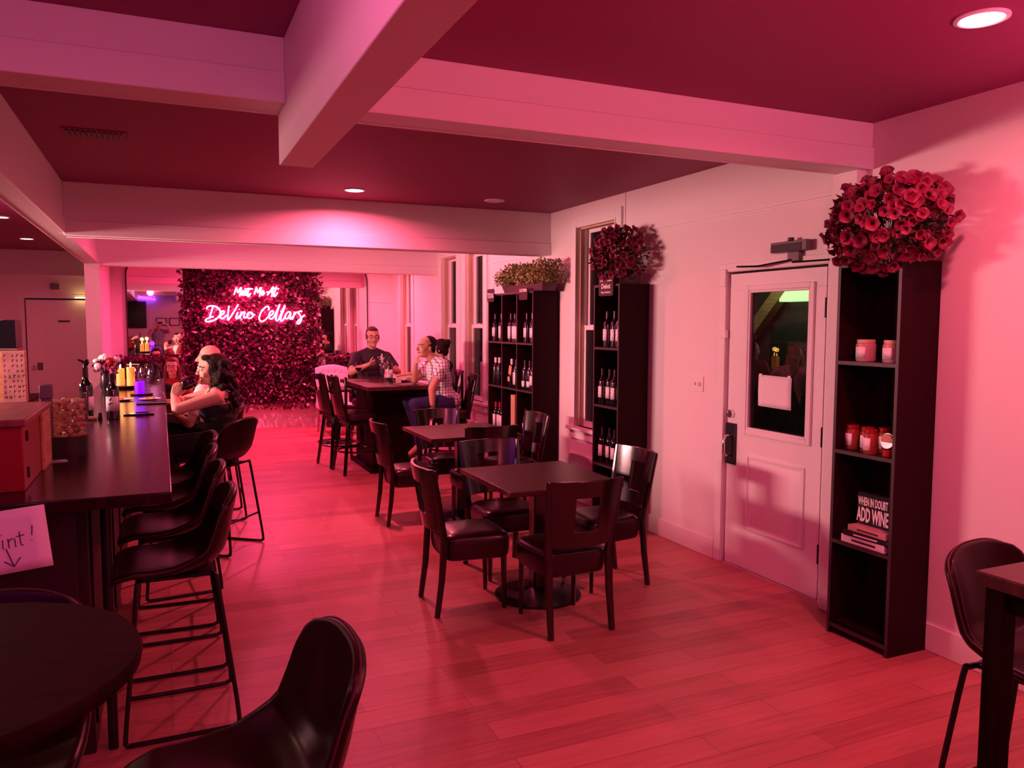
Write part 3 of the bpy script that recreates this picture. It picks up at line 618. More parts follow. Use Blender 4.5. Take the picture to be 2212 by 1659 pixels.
def flower_planter(label, c, r, n, base, boxmat, boxdims, seed, xmax=3.60):
    global BL
    random.seed(seed)
    t = thing('flower_planter', label, 'planter', base)
    bx, by, bz = boxdims
    MB().box(-bx/2, -by/2, 0, bx/2, by/2, bz).build('planter_box', boxmat, t, bevel=0.004)
    off = Vector(c)-Vector(base); fol = MB()
    for i in range(900):
        d = rand_dir(); rr = random.uniform(0.35, 0.95)
        p = off+Vector((d.x*r[0]*rr, d.y*r[1]*rr, d.z*r[2]*rr))
        if p.x+base[0] > xmax-0.02: continue
        leafquad(fol, p, (d+rand_dir()*0.7).normalized(), random.uniform(0.03, 0.055), random.uniform(0.008, 0.014))
    for i in range(60):
        d = rand_dir(0.2); p = off+Vector((d.x*r[0]*.85, d.y*r[1]*.85, d.z*r[2]*.85))
        if p.x+base[0] > xmax-0.03: p.x = xmax-0.03-base[0]
        fol.tube([(0, p.y*0.2, bz*0.8), (p.x*0.5, p.y*0.55, p.z*0.6+0.1), tuple(p)], 0.0025, 4)
    fol.build('foliage', 'bloomleaf', t, fixn=False)
    if BL is None: BL = bloom_mesh().build('bloom', 'bloom', None, fixn=False).data; bpy.data.objects.remove(bpy.data.objects['bloom'])
    rest = MB(); k = 0; tries = 0
    while k < n and tries < n*20:
        tries += 1; d = rand_dir(0.05); rr = random.uniform(0.8, 1.05)
        p = off+Vector((d.x*r[0]*rr, d.y*r[1]*rr, d.z*r[2]*rr))
        if p.x+base[0] > xmax-0.035: continue
        if d.x > 0.5 and random.random() < 0.7: continue
        dd = (d+Vector((-0.25, -0.45, -0.15))+rand_dir()*0.55).normalized(); s_ = random.uniform(0.75, 1.2)
        q = dd.to_track_quat('Z', 'Y').to_matrix().to_4x4(); q = Matrix.Translation(p) @ q @ Matrix.Scale(s_, 4)
        if k < 100:
            o = bpy.data.objects.new('bloom', BL); COL.objects.link(o); o.parent = t; o.matrix_basis = q
        else: rest.add([q @ v.co for v in BL.vertices], [tuple(f.vertices) for f in BL.polygons])
        k += 1
    if rest.v: o = rest.build('bloom_cluster', 'bloom', t, fixn=False); o['kind'] = 'stuff'
    return t
flower_planter('big bunch of crimson trumpet flowers in a wooden box on the right bookcase', (3.36, 2.90, 2.205), (0.245, 0.33, 0.25), 300, (3.47, 3.0, 2.02), 'crate', (0.22, 0.34, 0.16), 3)
flower_planter('smaller bunch of crimson trumpet flowers on the narrow wine bookcase', (3.42, 5.55, 2.25), (0.21, 0.29, 0.24), 130, (3.47, 5.6, 2.02), 'planter', (0.2, 0.3, 0.12), 5)
# boxwood planter
random.seed(11)
t = thing('boxwood_planter', 'long plum trough of olive-green boxwood foliage on the wide wine bookcase', 'planter', (3.46, 7.36, 2.02))
b = MB(); b.add([(-0.07, -0.46, 0), (0.07, -0.46, 0), (0.07, 0.46, 0), (-0.07, 0.46, 0), (-0.09, -0.50, 0.085), (0.09, -0.50, 0.085), (0.09, 0.50, 0.085), (-0.09, 0.50, 0.085)], [(0, 1, 2, 3), (4, 5, 6, 7), (0, 1, 5, 4), (1, 2, 6, 5), (2, 3, 7, 6), (3, 0, 4, 7)])
b.build('trough', 'planter', t, bevel=0.006)
b = MB()
for i in range(3600):
    y = random.uniform(-0.58, 0.55); p = Vector((random.uniform(-0.15, 0.11), y, 0.075+random.uniform(0, 0.18+0.04*math.sin(y*9))))
    if y < -.45: p.x = min(p.x, 0.08)
    leafquad(b, p, rand_dir(0.5), random.uniform(0.022, 0.042), random.uniform(0.008, 0.014))
b.build('foliage', 'bushleaf', t, fixn=False)

# ================================================================ back wall: mirrors, ivy backdrop, neon sign, hedges
def arch_poly(x0, x1, z0, z1, r):
    P = [(x0, z0), (x1, z0)]
    for k in range(13): a = R(k*7.5); P.append((x1-r+r*math.cos(a), z1-r+r*math.sin(a)))
    for k in range(13): a = R(90+k*7.5); P.append((x0+r+r*math.cos(a), z1-r+r*math.sin(a)))
    return P
def mirror(label, x0, x1, z0, z1, r):
    c = ((x0+x1)/2, 13.17, z0); t = thing('wall_mirror', label, 'mirror', c)
    P = [(x-c[0], z-z0) for x, z in arch_poly(x0, x1, z0, z1, r)]
    MB().prism(P, 'y', 0.0, 0.012).build('mirror_glass', 'mirror', t, smooth=False)
    MB().tube([(x, 0.0, z) for x, z in P], 0.012, 6, closed=True).build('mirror_frame', 'barbody', t)
mirror('arched mirror left of the ivy backdrop reflecting the bar and photographer', -0.46, 0.72, 1.20, 2.74, 0.34)
mirror('arched mirror right of the ivy backdrop reflecting the window wall', 2.02, 3.19, 1.16, 2.74, 0.36)
struct(MB().box(-0.66, 13.185, 2.49, -0.50, 13.2, 2.52).box(3.22, 13.185, 2.05, XR, 13.2, 2.06).box(3.2, 13.19, 0.15, 3.21, 13.2, ZC).build('trim_back_molding', 'trim'))
random.seed(21)
X0, X1 = 0.28, 2.40
t = thing('ivy_backdrop', 'tall dark ivy-leaf backdrop panel behind the pink neon sign', 'backdrop', (1.34, 13.13, 0.33))
MB().box(X0-1.34+0.05, -0.01, 0.06, X1-1.34-0.05, 0.03, 2.42).build('backing_panel', 'hedgecore', t)
b = MB(); b2 = MB()
for i in range(6500):
    x = random.uniform(X0, X1)-1.34; z = random.uniform(0.0, 2.45); y = -random.uniform(0.01, 0.07)
    d = Vector((random.uniform(-1, 1), random.uniform(-0.9, 0.0), random.uniform(-1, 0.7))).normalized(); L_ = random.uniform(0.05, 0.10)
    leafquad(b2 if random.random() < 0.08 else b, Vector((x, y, z)), d, L_, L_*0.30)
b.build('ivy_leaves', 'leaf', t, fixn=False); b2.build('highlight_ivy_leaves', 'leaf2', t, fixn=False)  # scattered paler leaves put highlights into the colour
def hedge(label, x0, x1, z0, z1, y, n):
    t = thing('hedge_box', label, 'hedge', ((x0+x1)/2, y, z0)); c = (x0+x1)/2; h = z1-z0; w_ = (x1-x0)/2
    MB().box(-w_+0.04, -0.10, 0, w_-0.04, 0.10, h-0.05).build('hedge_core', 'hedgecore', t)
    MB().box(-w_, -0.13, h-0.05, w_, -0.11, h-0.035).box(-w_+0.02, -0.12, 0, -w_+0.05, -0.09, h).build('hedge_rail', 'barbody', t)
    b = MB(); b2 = MB()
    for i in range(n):
        p = Vector((random.uniform(-w_, w_), -random.uniform(0.07, 0.14), random.uniform(0.0, h))) if random.random() < .75 else Vector((random.uniform(-w_, w_), random.uniform(-0.12, 0.1), h-random.uniform(0, 0.06)))
        L_ = random.uniform(0.04, 0.08); leafquad(b2 if random.random() < .07 else b, p, rand_dir(0.1), L_, L_*.3)
    b.build('hedge_leaves', 'leaf', t, fixn=False); b2.build('highlight_hedge_leaves', 'leaf2', t, fixn=False)  # highlights on the hedge painted as a few paler leaves
hedge('low artificial hedge under the left arched mirror', -0.60, 0.30, 0.0, 1.17, 12.98, 1600)
hedge('low artificial hedge under the right arched mirror', 2.42, 3.0, 0.0, 1.16, 12.98, 1200)
# neon sign
STR = {
 'Meet': [[(700,312),(722,240),(742,185),(752,230),(770,275),(800,215),(828,182),(818,250),(800,342)],
          [(838,300),(872,268),(868,240),(842,262),(842,312),(872,322),(905,296),(930,262),(918,240),(894,262),(894,312),(925,320),(950,295)],
          [(975,190),(955,270),(945,325),(965,345),(1008,285)], [(895,212),(960,206),(1042,208)]],
 'Me': [[(1068,310),(1090,240),(1108,182),(1120,235),(1135,278),(1165,215),(1195,182),(1185,250),(1165,345)],
        [(1203,300),(1240,270),(1238,242),(1210,262),(1205,312),(1232,318),(1264,275)]],
 'At': [[(1312,322),(1360,260),(1420,172),(1408,260),(1393,352)], [(1302,266),(1360,262),(1425,255)],
        [(1478,172),(1450,260),(1436,325),(1452,345),(1508,275)], [(1400,206),(1460,202),(1532,205)]],
 'DeVino': [[(218,582),(214,552),(250,525),(320,520),(385,538),(432,580),(455,640),(440,700),(385,760),(300,800),(225,812),(190,798),(205,765),(265,738),(335,715)],
            [(322,535),(300,610),(265,728)],
            [(455,705),(500,672),(525,635),(510,612),(478,625),(452,680),(452,735),(480,755),(520,735),(560,695)],
            [(606,520),(596,620),(584,730),(590,785),(640,720),(720,590),(778,490)],
            [(768,640),(745,700),(732,742),(758,748),(800,700)], [(792,578),(798,586)],
            [(838,628),(820,690),(800,752)], [(806,735),(840,670),(880,632),(893,650),(878,715),(890,745),(925,725),(960,670)],
            [(1012,640),(970,645),(940,690),(945,735),(985,752),(1030,730),(1048,685),(1022,648),(1040,688),(1085,680)]],
 'Cellars': [[(1335,598),(1345,560),(1318,532),(1270,550),(1210,620),(1170,700),(1162,765),(1195,802),(1250,798),(1310,745),(1350,705)],
             [(1350,712),(1405,680),(1430,635),(1408,612),(1370,635),(1345,695),(1355,750),(1395,762),(1440,720)],
             [(1440,725),(1500,600),(1545,500),(1525,560),(1480,700),(1478,785),(1510,790),(1550,735)],
             [(1550,735),(1600,610),(1645,510),(1625,580),(1575,710),(1570,800),(1605,790),(1645,735)],
             [(1755,640),(1705,635),(1662,680),(1650,735),(1675,762),(1715,735),(1758,655),(1738,735),(1755,765),(1795,720)],
             [(1832,632),(1812,700),(1790,772)], [(1800,735),(1840,668),(1885,635),(1900,662)],
             [(1978,628),(1935,618),(1908,650),(1940,705),(1962,765),(1942,825),(1900,855),(1880,832),(1920,785),(2025,690)]]}
t = thing('neon_sign', 'glowing pink-white neon script sign reading Meet Me At DeVino Cellars', 'sign', (1.38, 13.0, 1.95))
def catmull(P, n=5):
    P = [Vector(p) for p in P]
    if len(P) < 3: return P
    Q = [P[0]*2-P[1]]+P+[P[-1]*2-P[-2]]; out = []
    for i in range(1, len(Q)-2):
        for k in range(n):
            s_ = k/n; a, b_, c, d_ = Q[i-1], Q[i], Q[i+1], Q[i+2]
            out.append(0.5*((2*b_)+(c-a)*s_+(2*a-5*b_+4*c-d_)*s_*s_+(3*b_-a-3*c+d_)*s_**3))
    out.append(P[-1]); return out
def neon_pt(u, v, y): px, py = u/8.508, v/8.508; return (0.49+px*1.8/260+(-0.02*py/120)-1.38, y, 2.38+px*0.05/260-py*(0.84+0.05*px/260)/120-1.95)
for word, strokes in STR.items():
    b = MB(); g = MB()
    for s_ in strokes:
        P = catmull([(x, 0, y) for x, y in s_])
        b.tube([neon_pt(p.x, p.z, 0.0) for p in P], 0.0105, 7); g.tube([neon_pt(p.x, p.z, 0.03) for p in P], 0.0075, 5)
    o = b.build('neon_word', 'neon', t); g.build('neon_halo_tube', 'neonhalo', o)  # added glowing tube behind each word throws the pink halo on the leaves
MB().box(-0.75, 0.036, -0.28, 0.75, 0.042, -0.27).box(-0.75, 0.036, 0.38, 0.75, 0.042, 0.39).box(-0.6, 0.036, -0.28, -0.59, 0.09, 0.39).box(0.59, 0.036, -0.28, 0.6, 0.09, 0.39).build('sign_rail', 'hedgecore', t)
# tufted chairs
def tufted(loc, rz, label):
    t = thing('tufted_chair', label, 'chair', loc, rz, 'blush tufted chairs')
    MB().grid(lambda u, v: ((u-.5)*0.52, 0.24*math.sin(v*PI)*0+(v-.5)*0.5, 0.46+0.045*math.sin(u*PI)**.5*math.sin(v*PI)**.5), 12, 10).box(-0.26, -0.25, 0.38, 0.26, 0.25, 0.462).build('seat', 'tuft', t, bevel=0.02)
    nu, nv = 36, 36
    def bk(u, v, s_):
        x = (u-.5)*0.50; top = 1.00+0.05*math.cos((u-.5)*PI)+0.012*math.cos((u-.5)*6*PI)*0; z = 0.46+(top-0.46)*v
        dim = 0
        for cy in (0.3, 0.55, 0.8):
            for cx in ((.2, .4, .6, .8) if cy != .55 else (.3, .5, .7)):
                dim += math.exp(-((u-cx)**2+((v-cy)*1.1)**2)/0.0016)
        return (x, -0.20-0.10*v+0.022*abs(s_)*s_*(1 if True else 0)-(0.02*dim if s_ > 0 else 0)*1.0+(0.018*math.sin(u*PI)**.4*math.sin(v*PI)**.4 if s_ > 0 else 0), z)
    b = MB(); b.grid(lambda u, v: bk(u, v, 1), nu, nv); b.grid(lambda u, v: bk(1-u, v, -1), nu, nv)
    # close rim
    rim = [(i/nu, 0) for i in range(nu+1)]+[(1, j/nv) for j in range(1, nv+1)]+[(1-i/nu, 1) for i in range(1, nu+1)]+[(0, 1-j/nv) for j in range(1, nv)]
    vs = [bk(u, v, 1) for u, v in rim]+[bk(u, v, -1) for u, v in rim]; n = len(rim)
    b.add(vs, [(i, (i+1) % n, n+(i+1) % n, n+i) for i in range(n)])
    b.build('backrest', 'tuft', t)
    b = MB()
    for cy in (0.3, 0.55, 0.8):
        for cx in ((.2, .4, .6, .8) if cy != .55 else (.3, .5, .7)): p = bk(cx, cy, 1); b.ell((p[0], p[1]+0.004, p[2]), 0.008, None, 8, 5)
    b.build('tufting_buttons', 'tuft', t)
    for sx in (-1, 1):
        MB().tube([(sx*0.23, 0.23, 0.42), (sx*0.245, 0.25, 0.33), (sx*0.225, 0.235, 0.2), (sx*0.215, 0.225, 0.09), (sx*0.235, 0.255, 0.015), (sx*0.235, 0.265, 0.0)], [0.034, 0.036, 0.023, 0.016, 0.018, 0.02], 10).build('leg', 'tuftleg', t)
        MB().tube([(sx*0.22, -0.22, 0.42), (sx*0.22, -0.24, 0.2), (sx*0.22, -0.29, 0.0)], [0.026, 0.02, 0.016], 8).build('leg', 'tuftleg', t)
tufted((2.42, 12.1, 0), R(180), 'blush tufted dining chair facing the room in front of the ivy backdrop')

# ================================================================ dining chairs (espresso with square cut-out)
def chair_proto(h_seat=0.46, top=0.87, skirt=0.15):
    t = thing('dining_chair', 'chair', 'chair', (0, -50, 0))
    def yb(z):  # back profile lean
        return -0.19-0.075*max(0, (z-0.46)/0.41)
    wz = lambda z: 0.185+0.035*max(0, (z-0.46)/0.41)
    H = top
    # cut-out board
    zs = [h_seat+0.035, 0.52, 0.56, 0.585, 0.62, 0.66, 0.70, 0.745, 0.775, 0.80, 0.835, H]
    us = [-1, -.84, -.68, -.5, -.36, -.18, 0, .18, .36, .5, .68, .84, 1]
    b = MB()
    def P(u, z, off):
        w_ = wz(z)+0.004; curve = 0.055*(1-u*u); return (u*w_, yb(z)-curve+off, z)
    nU, nZ = len(us), len(zs)
    for off in (0.011, -0.011): b.v += [P(u, z, off) for z in zs for u in us]
    def hole(i, j): return -0.38 < (us[i]+us[i+1])/2 < 0.38 and 0.60 < (zs[j]+zs[j+1])/2 < 0.775
    cell = {(i, j) for i in range(nU-1) for j in range(nZ-1) if not hole(i, j)}
    N = nU*nZ
    for i, j in cell:
        a = [j*nU+i, j*nU+i+1, (j+1)*nU+i+1, (j+1)*nU+i]; b.f.append(tuple(a)); b.f.append(tuple(N+q for q in reversed(a)))
        for (di, dj), (p, q) in (((0, -1), (0, 1)), ((1, 0), (1, 2)), ((0, 1), (2, 3)), ((-1, 0), (3, 0))):
            if (i+di, j+dj) not in cell: b.f.append((a[q], a[p], N+a[p], N+a[q]))
    b.build('backrest', 'chair', t, bevel=0.003)
    # rear legs continue into posts
    for s_ in (-1, 1):
        MB().tube([(s_*0.19, -0.235, 0), (s_*0.187, -0.205, 0.22), (s_*0.187, -0.19, 0.44), (s_*0.205, -0.225, 0.66), (s_*0.222, yb(H)+0.002, H-0.006)], [0.017, 0.02, 0.022, 0.018, 0.014], 8, r2=[0.019, 0.023, 0.027, 0.02, 0.014]).build('leg', 'chair', t)
        MB().tube([(s_*0.175, 0.185, 0), (s_*0.172, 0.18, 0.34)], [0.015, 0.021], 4).build('leg', 'chair', t, bevel=0.003)
    b = MB(); ht = h_seat-skirt
    def outline(k, n=28):
        a = 2*PI*k/n; c, s2 = math.cos(a), math.sin(a); e = 0.32
        return (0.215*math.copysign(abs(c)**e, c)*(1.0 if s2 > 0 else 0.93), 0.02+0.205*math.copysign(abs(s2)**e, s2))
    n = 28; prof = [(0.86, ht), (0.97, ht+0.006), (1.0, ht+0.05), (1.01, h_seat-0.06), (1.0, h_seat-0.03), (0.96, h_seat-0.008), (0.85, h_seat+0.008), (0.5, h_seat+0.016), (0.02, h_seat+0.018)]
    vs = [(outline(k)[0]*s_, 0.02+(outline(k)[1]-0.02)*s_, z) for s_, z in prof for k in range(n)]
    fs = [(i*n+j, i*n+(j+1) % n, (i+1)*n+(j+1) % n, (i+1)*n+j) for i in range(len(prof)-1) for j in range(n)]+[tuple(reversed(range(n))), tuple((len(prof)-1)*n+j for j in range(n))]
    b.add(vs, fs); se = b.build('seat', 'seat', t, sub=1)
    MB().tube([(outline(k)[0]*1.005, 0.02+(outline(k)[1]-0.02)*1.005, h_seat-0.022) for k in range(n)], 0.003, 5, closed=True).build('piping', 'seat', se)
    return t
CH = chair_proto()
def ch(x, y, deg, label, g): return dup(CH, (x, y, 0), R(deg), label, g)
g1 = 'dark dining chairs around the nearest square table'; g2 = 'dark dining chairs around the second square table'
ch(2.06, 3.91, 0, 'nearest dark dining chair, its cut-out back turned to the camera', g1)
ch(1.66, 4.41, -93, 'dark dining chair at the left side of the nearest square table', g1)
ch(2.62, 4.42, 92, 'dark dining chair at the right side of the nearest table, back shining by the wall', g1)
ch(2.12, 4.90, 180, 'dark dining chair on the far side of the nearest square table', g1)
ch(1.93, 6.54, -90, 'dark dining chair at the left side of the second square table', g2)
ch(2.44, 6.14, 0, 'dark dining chair on the near side of the second square table, back to camera', g2)
ch(2.42, 6.98, 180, 'dark dining chair on the far side of the second square table', g2)
ch(2.92, 6.56, 92, 'dark dining chair at the right of the second table, back gleaming before the wide bookcase', g2)

def pedestal_table(label, x0, y0, x1, y1, h, foot='disc', group=None, box=False):
    cx, cy = (x0+x1)/2, (y0+y1)/2; t = thing('table', label, 'table', (cx, cy, 0), 0, group)
    MB().box(x0-cx, y0-cy, h-0.032, x1-cx, y1-cy, h).build('tabletop', 'tabletop', t, bevel=0.004)
    if box: MB().box(x0-cx+0.03, y0-cy+0.03, h-0.09, x1-cx-0.03, y1-cy-0.03, h-0.032).build('apron', 'dark', t)
    MB().box(-0.045, -0.045, 0.04, 0.045, 0.045, h-0.032).build('column', 'chair', t, bevel=0.01)
    MB().box(-0.2, -0.2, h-0.045, 0.2, 0.2, h-0.032).build('top_plate', 'blackmetal', t)
    if foot == 'disc': MB().lathe([(0.001, 0), (0.27, 0), (0.27, 0.012), (0.10, 0.035), (0.05, 0.055), (0.001, 0.06)], n=36, cap=False).build('base', 'blackmetal', t)
    else: MB().box(-0.04, -0.30, 0, 0.04, 0.30, 0.04).box(-0.30, -0.04, 0, 0.30, 0.04, 0.04).build('base', 'chair', t, bevel=0.01)
    return t
pedestal_table('square dark-topped table nearest the camera with four dining chairs', 1.75, 3.95, 2.49, 4.76, 0.76)
pedestal_table('square dark-topped table before the wide wine bookcase, second from the camera', 1.98, 6.06, 2.80, 6.90, 0.76)
pedestal_table('small dark table in front of the blush tufted chair by the backdrop', 1.98, 10.95, 2.55, 11.6, 0.77)
# tall dining table of the seated group
t = thing('tall_table', 'tall dark table where the seated group has wine and plates', 'table', (2.42, 9.18, 0))
MB().box(-0.38, -0.72, 0.955, 0.38, 0.72, 1.0).build('tabletop', 'tabletop', t, bevel=0.004)
MB().box(-0.33, -0.62, 0.90, 0.33, 0.62, 0.955).build('apron', 'dark', t)
MB().box(-0.25, -0.42, 0.05, 0.25, 0.42, 0.90).build('pedestal_cabinet', 'dark', t, bevel=0.006)
MB().box(-0.30, -0.50, 0, 0.30, 0.50, 0.05).build('base', 'dark', t, bevel=0.006)

# tall swivel bar chairs with cut-out backs
def barchair_proto():
    t = thing('tall_bar_chair', 'chair', 'chair', (0, -50, 0)); hs = 0.70
    b = MB(); zs = [0.66, 0.72, 0.78, 0.82, 0.86, 0.90, 0.96, 1.0, 1.04, 1.11]; us = [-1, -.7, -.4, -.2, 0, .2, .4, .7, 1]
    def P(u, z, off): return (u*0.19, -0.19-0.09*(z-0.66)/0.45-0.04*(1-u*u)+off, z)
    nU, nZ = len(us), len(zs)
    for off in (0.011, -0.011): b.v += [P(u, z, off) for z in zs for u in us]
    cell = {(i, j) for i in range(nU-1) for j in range(nZ-1) if not (-0.42 < (us[i]+us[i+1])/2 < 0.42 and 0.90 < (zs[j]+zs[j+1])/2 < 1.03)}
    N = nU*nZ
    for i, j in cell:
        a = [j*nU+i, j*nU+i+1, (j+1)*nU+i+1, (j+1)*nU+i]; b.f.append(tuple(a)); b.f.append(tuple(N+q for q in reversed(a)))
        for (di, dj), (p, q) in (((0, -1), (0, 1)), ((1, 0), (1, 2)), ((0, 1), (2, 3)), ((-1, 0), (3, 0))):
            if (i+di, j+dj) not in cell: b.f.append((a[q], a[p], N+a[p], N+a[q]))
    b.build('backrest', 'chair', t, bevel=0.003)
    for s_ in (-1, 1):
        MB().box(s_*0.18-0.014, -0.2, 0.6, s_*0.18+0.014, -0.17, 1.1, Matrix.Translation((0, -0.0, 0.0)) @ Matrix.Shear('XZ', 4, (0, 0)) ).build('back_post', 'chair', t, bevel=0.004).rotation_euler = (0, 0, 0)
        for sy in (-1, 1): MB().tube([(s_*0.22, sy*0.22, 0), (s_*0.15, sy*0.15, 0.60)], [0.02, 0.025], 4).build('leg', 'chair', t, bevel=0.003)
    b = MB(); n = 28
    prof = [(0.9, 0.60), (1.0, 0.615), (1.0, 0.66), (0.97, 0.685), (0.85, 0.70), (0.4, 0.71), (0.02, 0.712)]
    sq = lambda k: (0.21*math.copysign(abs(math.cos(2*PI*k/n))**.5, math.cos(2*PI*k/n)), 0.20*math.copysign(abs(math.sin(2*PI*k/n))**.5, math.sin(2*PI*k/n)))
    b.add([(sq(k)[0]*s_, sq(k)[1]*s_, z) for s_, z in prof for k in range(n)], [(i*n+j, i*n+(j+1) % n, (i+1)*n+(j+1) % n, (i+1)*n+j) for i in range(len(prof)-1) for j in range(n)]+[tuple(reversed(range(n)))])
    b.build('seat', 'seat', t)
    MB().box(-0.17, -0.17, 0.55, 0.17, 0.17, 0.60).build('swivel_plate', 'chair', t, bevel=0.01)
    MB().tube([(0.225*math.cos(2*PI*k/28), 0.225*math.sin(2*PI*k/28), 0.25) for k in range(28)], 0.011, 8, closed=True).build('footrest_ring', 'chair', t)
    return t
BC = barchair_proto(); gt = 'tall dark bar chairs around the tall table'
dup(BC, (1.95, 9.42, 0), R(-80), 'tall dark bar chair left of the tall table, further one with visible cut-out', gt)
dup(BC, (2.02, 8.90, 0), R(-84), 'tall dark bar chair left of the tall table, nearer one', gt)
dup(BC, (3.04, 8.60, 0), R(82), 'tall dark bar chair on which the man in the plaid shirt sits', gt)
dup(BC, (3.18, 9.45, 0), R(85), 'tall dark bar chair of the woman with a hair bun', gt)
dup(BC, (2.52, 10.35, 0), R(180), 'tall dark bar chair of the man in dark shirt at the table head', gt)

# ================================================================ bucket stools
def bucket_proto():
    t = thing('bar_stool', 'stool', 'stool', (0, -50, 0))
    # side profile (y forward, z): from seat front edge to back top
    prof = [(0.235, 0.655), (0.225, 0.678), (0.17, 0.688), (0.08, 0.678), (0.0, 0.672), (-0.08, 0.676), (-0.145, 0.70), (-0.185, 0.75), (-0.205, 0.82), (-0.22, 0.90), (-0.232, 0.96), (-0.24, 1.00)]
    W_ = [0.185, 0.205, 0.222, 0.228, 0.23, 0.232, 0.234, 0.232, 0.228, 0.222, 0.210, 0.182]
    rise = [0.0, 0.004, 0.012, 0.022, 0.04, 0.065, 0.06, 0.03, 0.010, 0.0, -0.014, -0.036]      # wing lift z
    fwd = [0.0, 0.0, 0.0, 0.0, 0.0, 0.015, 0.045, 0.065, 0.065, 0.055, 0.042, 0.03]     # wing wrap forward
    def S(u, v):
        k = v*(len(prof)-1); i = min(int(k), len(prof)-2); f = k-i
        L_ = lambda A: A[i]*(1-f)+A[i+1]*f
        y = prof[i][0]*(1-f)+prof[i+1][0]*f; z = prof[i][1]*(1-f)+prof[i+1][1]*f; s_ = (u-.5)*2; q = abs(s_)**2.6
        return (s_*L_(W_), y+q*L_(fwd), z+q*L_(rise))
    b = MB(); b.grid(S, 22, 33)
    sh = b.build('seat_shell', 'bucket', t, solid=0.03, sub=1, fixn=False)
    edge = [S(i/22, 0) for i in range(23)]+[S(1, j/33) for j in range(1, 34)]+[S(1-i/22, 1) for i in range(1, 23)]+[S(0, 1-j/33) for j in range(1, 33)]
    MB().tube(edge, 0.0032, 5, closed=True).build('stitched_welt', 'stitch', sh)
    for s_ in (-1, 1):
        X = s_
        pts = [(X*0.10, 0.13, 0.645), (X*0.15, 0.145, 0.645), (X*0.168, 0.15, 0.625), (X*0.19, 0.175, 0.35), (X*0.215, 0.205, 0.05), (X*0.217, 0.20, 0.018), (X*0.217, 0.17, 0.011), (X*0.217, -0.17, 0.011), (X*0.217, -0.21, 0.018), (X*0.215, -0.225, 0.05), (X*0.19, -0.19, 0.35), (X*0.168, -0.155, 0.625), (X*0.15, -0.15, 0.645), (X*0.10, -0.14, 0.645)]
        MB().tube(catmull(pts, 3), 0.0095, 8).build('leg_frame', 'blackmetal', t)
    MB().tube([(-0.2, 0.185, 0.24), (0.2, 0.185, 0.24)], 0.009, 8).build('footrest', 'blackmetal', t)
    MB().tube([(-0.2, -0.20, 0.24), (0.2, -0.20, 0.24)], 0.008, 8).build('rear_brace', 'blackmetal', t)
    MB().box(-0.12, -0.15, 0.638, 0.12, 0.14, 0.652).build('seat_plate', 'blackmetal', t)
    return t
BS = bucket_proto(); gs = 'brown bucket bar stools'
def st(x, y, deg, label): return dup(BS, (x, y, 0), R(deg), label, gs)
st(0.03, 3.60, 90, 'brown bar stool nearest the camera at the bar corner')
st(0.03, 4.23, 90, 'brown leatherette bar stool at the bar, second from the near end')
st(0.03, 4.83, 88, 'brown leatherette bar stool at the bar, third from the near end')
st(0.06, 5.40, 96, 'brown leatherette bar stool at the bar, fourth from the near end beside the drinking woman')
st(0.37, 6.24, 52, 'brown bar stool turned away, back showing, under the woman in the black top')
st(0.40, 7.24, 90, 'brown bar stool under the blonde woman at the bar')
st(0.36, 7.95, 90, 'brown bar stool under the bald man at the bar')
st(0.137, 1.745, 93, 'large brown leatherette bar stool in the bottom foreground with its back to the right')
st(-0.42, 2.14, 180, 'brown bar stool behind the round foreground table, only its back top visible')
st(2.42, 1.45, 187, 'brown bar stool behind the table corner at the right picture edge')

# round foreground table, right foreground table
t = thing('round_table', 'round dark bar-height table in the lower left foreground', 'table', (-0.43, 1.74, 0))
MB().lathe([(0.001, 1.01), (0.34, 1.01), (0.375, 1.02), (0.378, 1.035), (0.372, 1.05), (0.001, 1.05)], n=64, cap=False).build('tabletop', 'dark', t)
MB().cyl((0, 0, 0.05), (0, 0, 1.01), 0.04, None, 20).build('column', 'blackmetal', t)
MB().lathe([(0.001, 0), (0.27, 0), (0.27, 0.015), (0.06, 0.05), (0.001, 0.05)], n=40, cap=False).build('base', 'blackmetal', t)
t = thing('tall_table', 'dark bar-height table corner with square leg at the right picture edge', 'table', (2.5, 1.0, 0))
MB().box(-0.54, -0.40, 1.012, 0.54, 0.37, 1.05).build('tabletop', 'tabletop', t, bevel=0.004)
MB().box(-0.50, -0.36, 0.95, 0.50, 0.33, 1.012).build('apron', 'dark', t)
for sx in (-1, 1):
    for sy in (-0.35, 0.32): MB().box(sx*0.505-0.026, sy-0.026, 0, sx*0.505+0.026, sy+0.026, 1.012).build('leg', 'dark', t, bevel=0.003)
MB().box(-0.48, 0.31, 0.30, 0.48, 0.33, 0.33).build('stretcher', 'dark', t)
# ================================================================ the bar
t = thing('bar_counter', 'long dark wooden bar counter running away from the camera on the left', 'bar', (0, 0, 0)); HB = 1.07
MB().prism([(0.02, 3.16), (0.02, 9.75), (-0.60, 9.75), (-0.60, 4.75), (-1.9, 4.75), (-1.9, 3.16)], 'z', HB-0.045, HB).build('bar_top', 'bar', t, bevel=0.005)
MB().box(-0.56, 3.40, 0.0, -0.28, 9.70, HB-0.045).box(-1.85, 4.35, 0, -0.56, 4.70, HB-0.045).build('bar_body', 'barbody', t, bevel=0.004)
MB().box(-1.85, 3.26, 0.62, -0.31, 3.285, HB-0.045).build('end_panel', 'barbody', t)
for i in range(9): MB().box(-0.279, 3.45+i*0.7, 0.1, -0.272, 3.47+i*0.7, 1.0).build('panel_batten', 'dark', t)
MB().cyl((-0.10, 3.42, 0), (-0.10, 3.42, HB-0.045), 0.019, None, 12).build('support_post', 'blackmetal', t, loc=(-0.12, 0, 0))
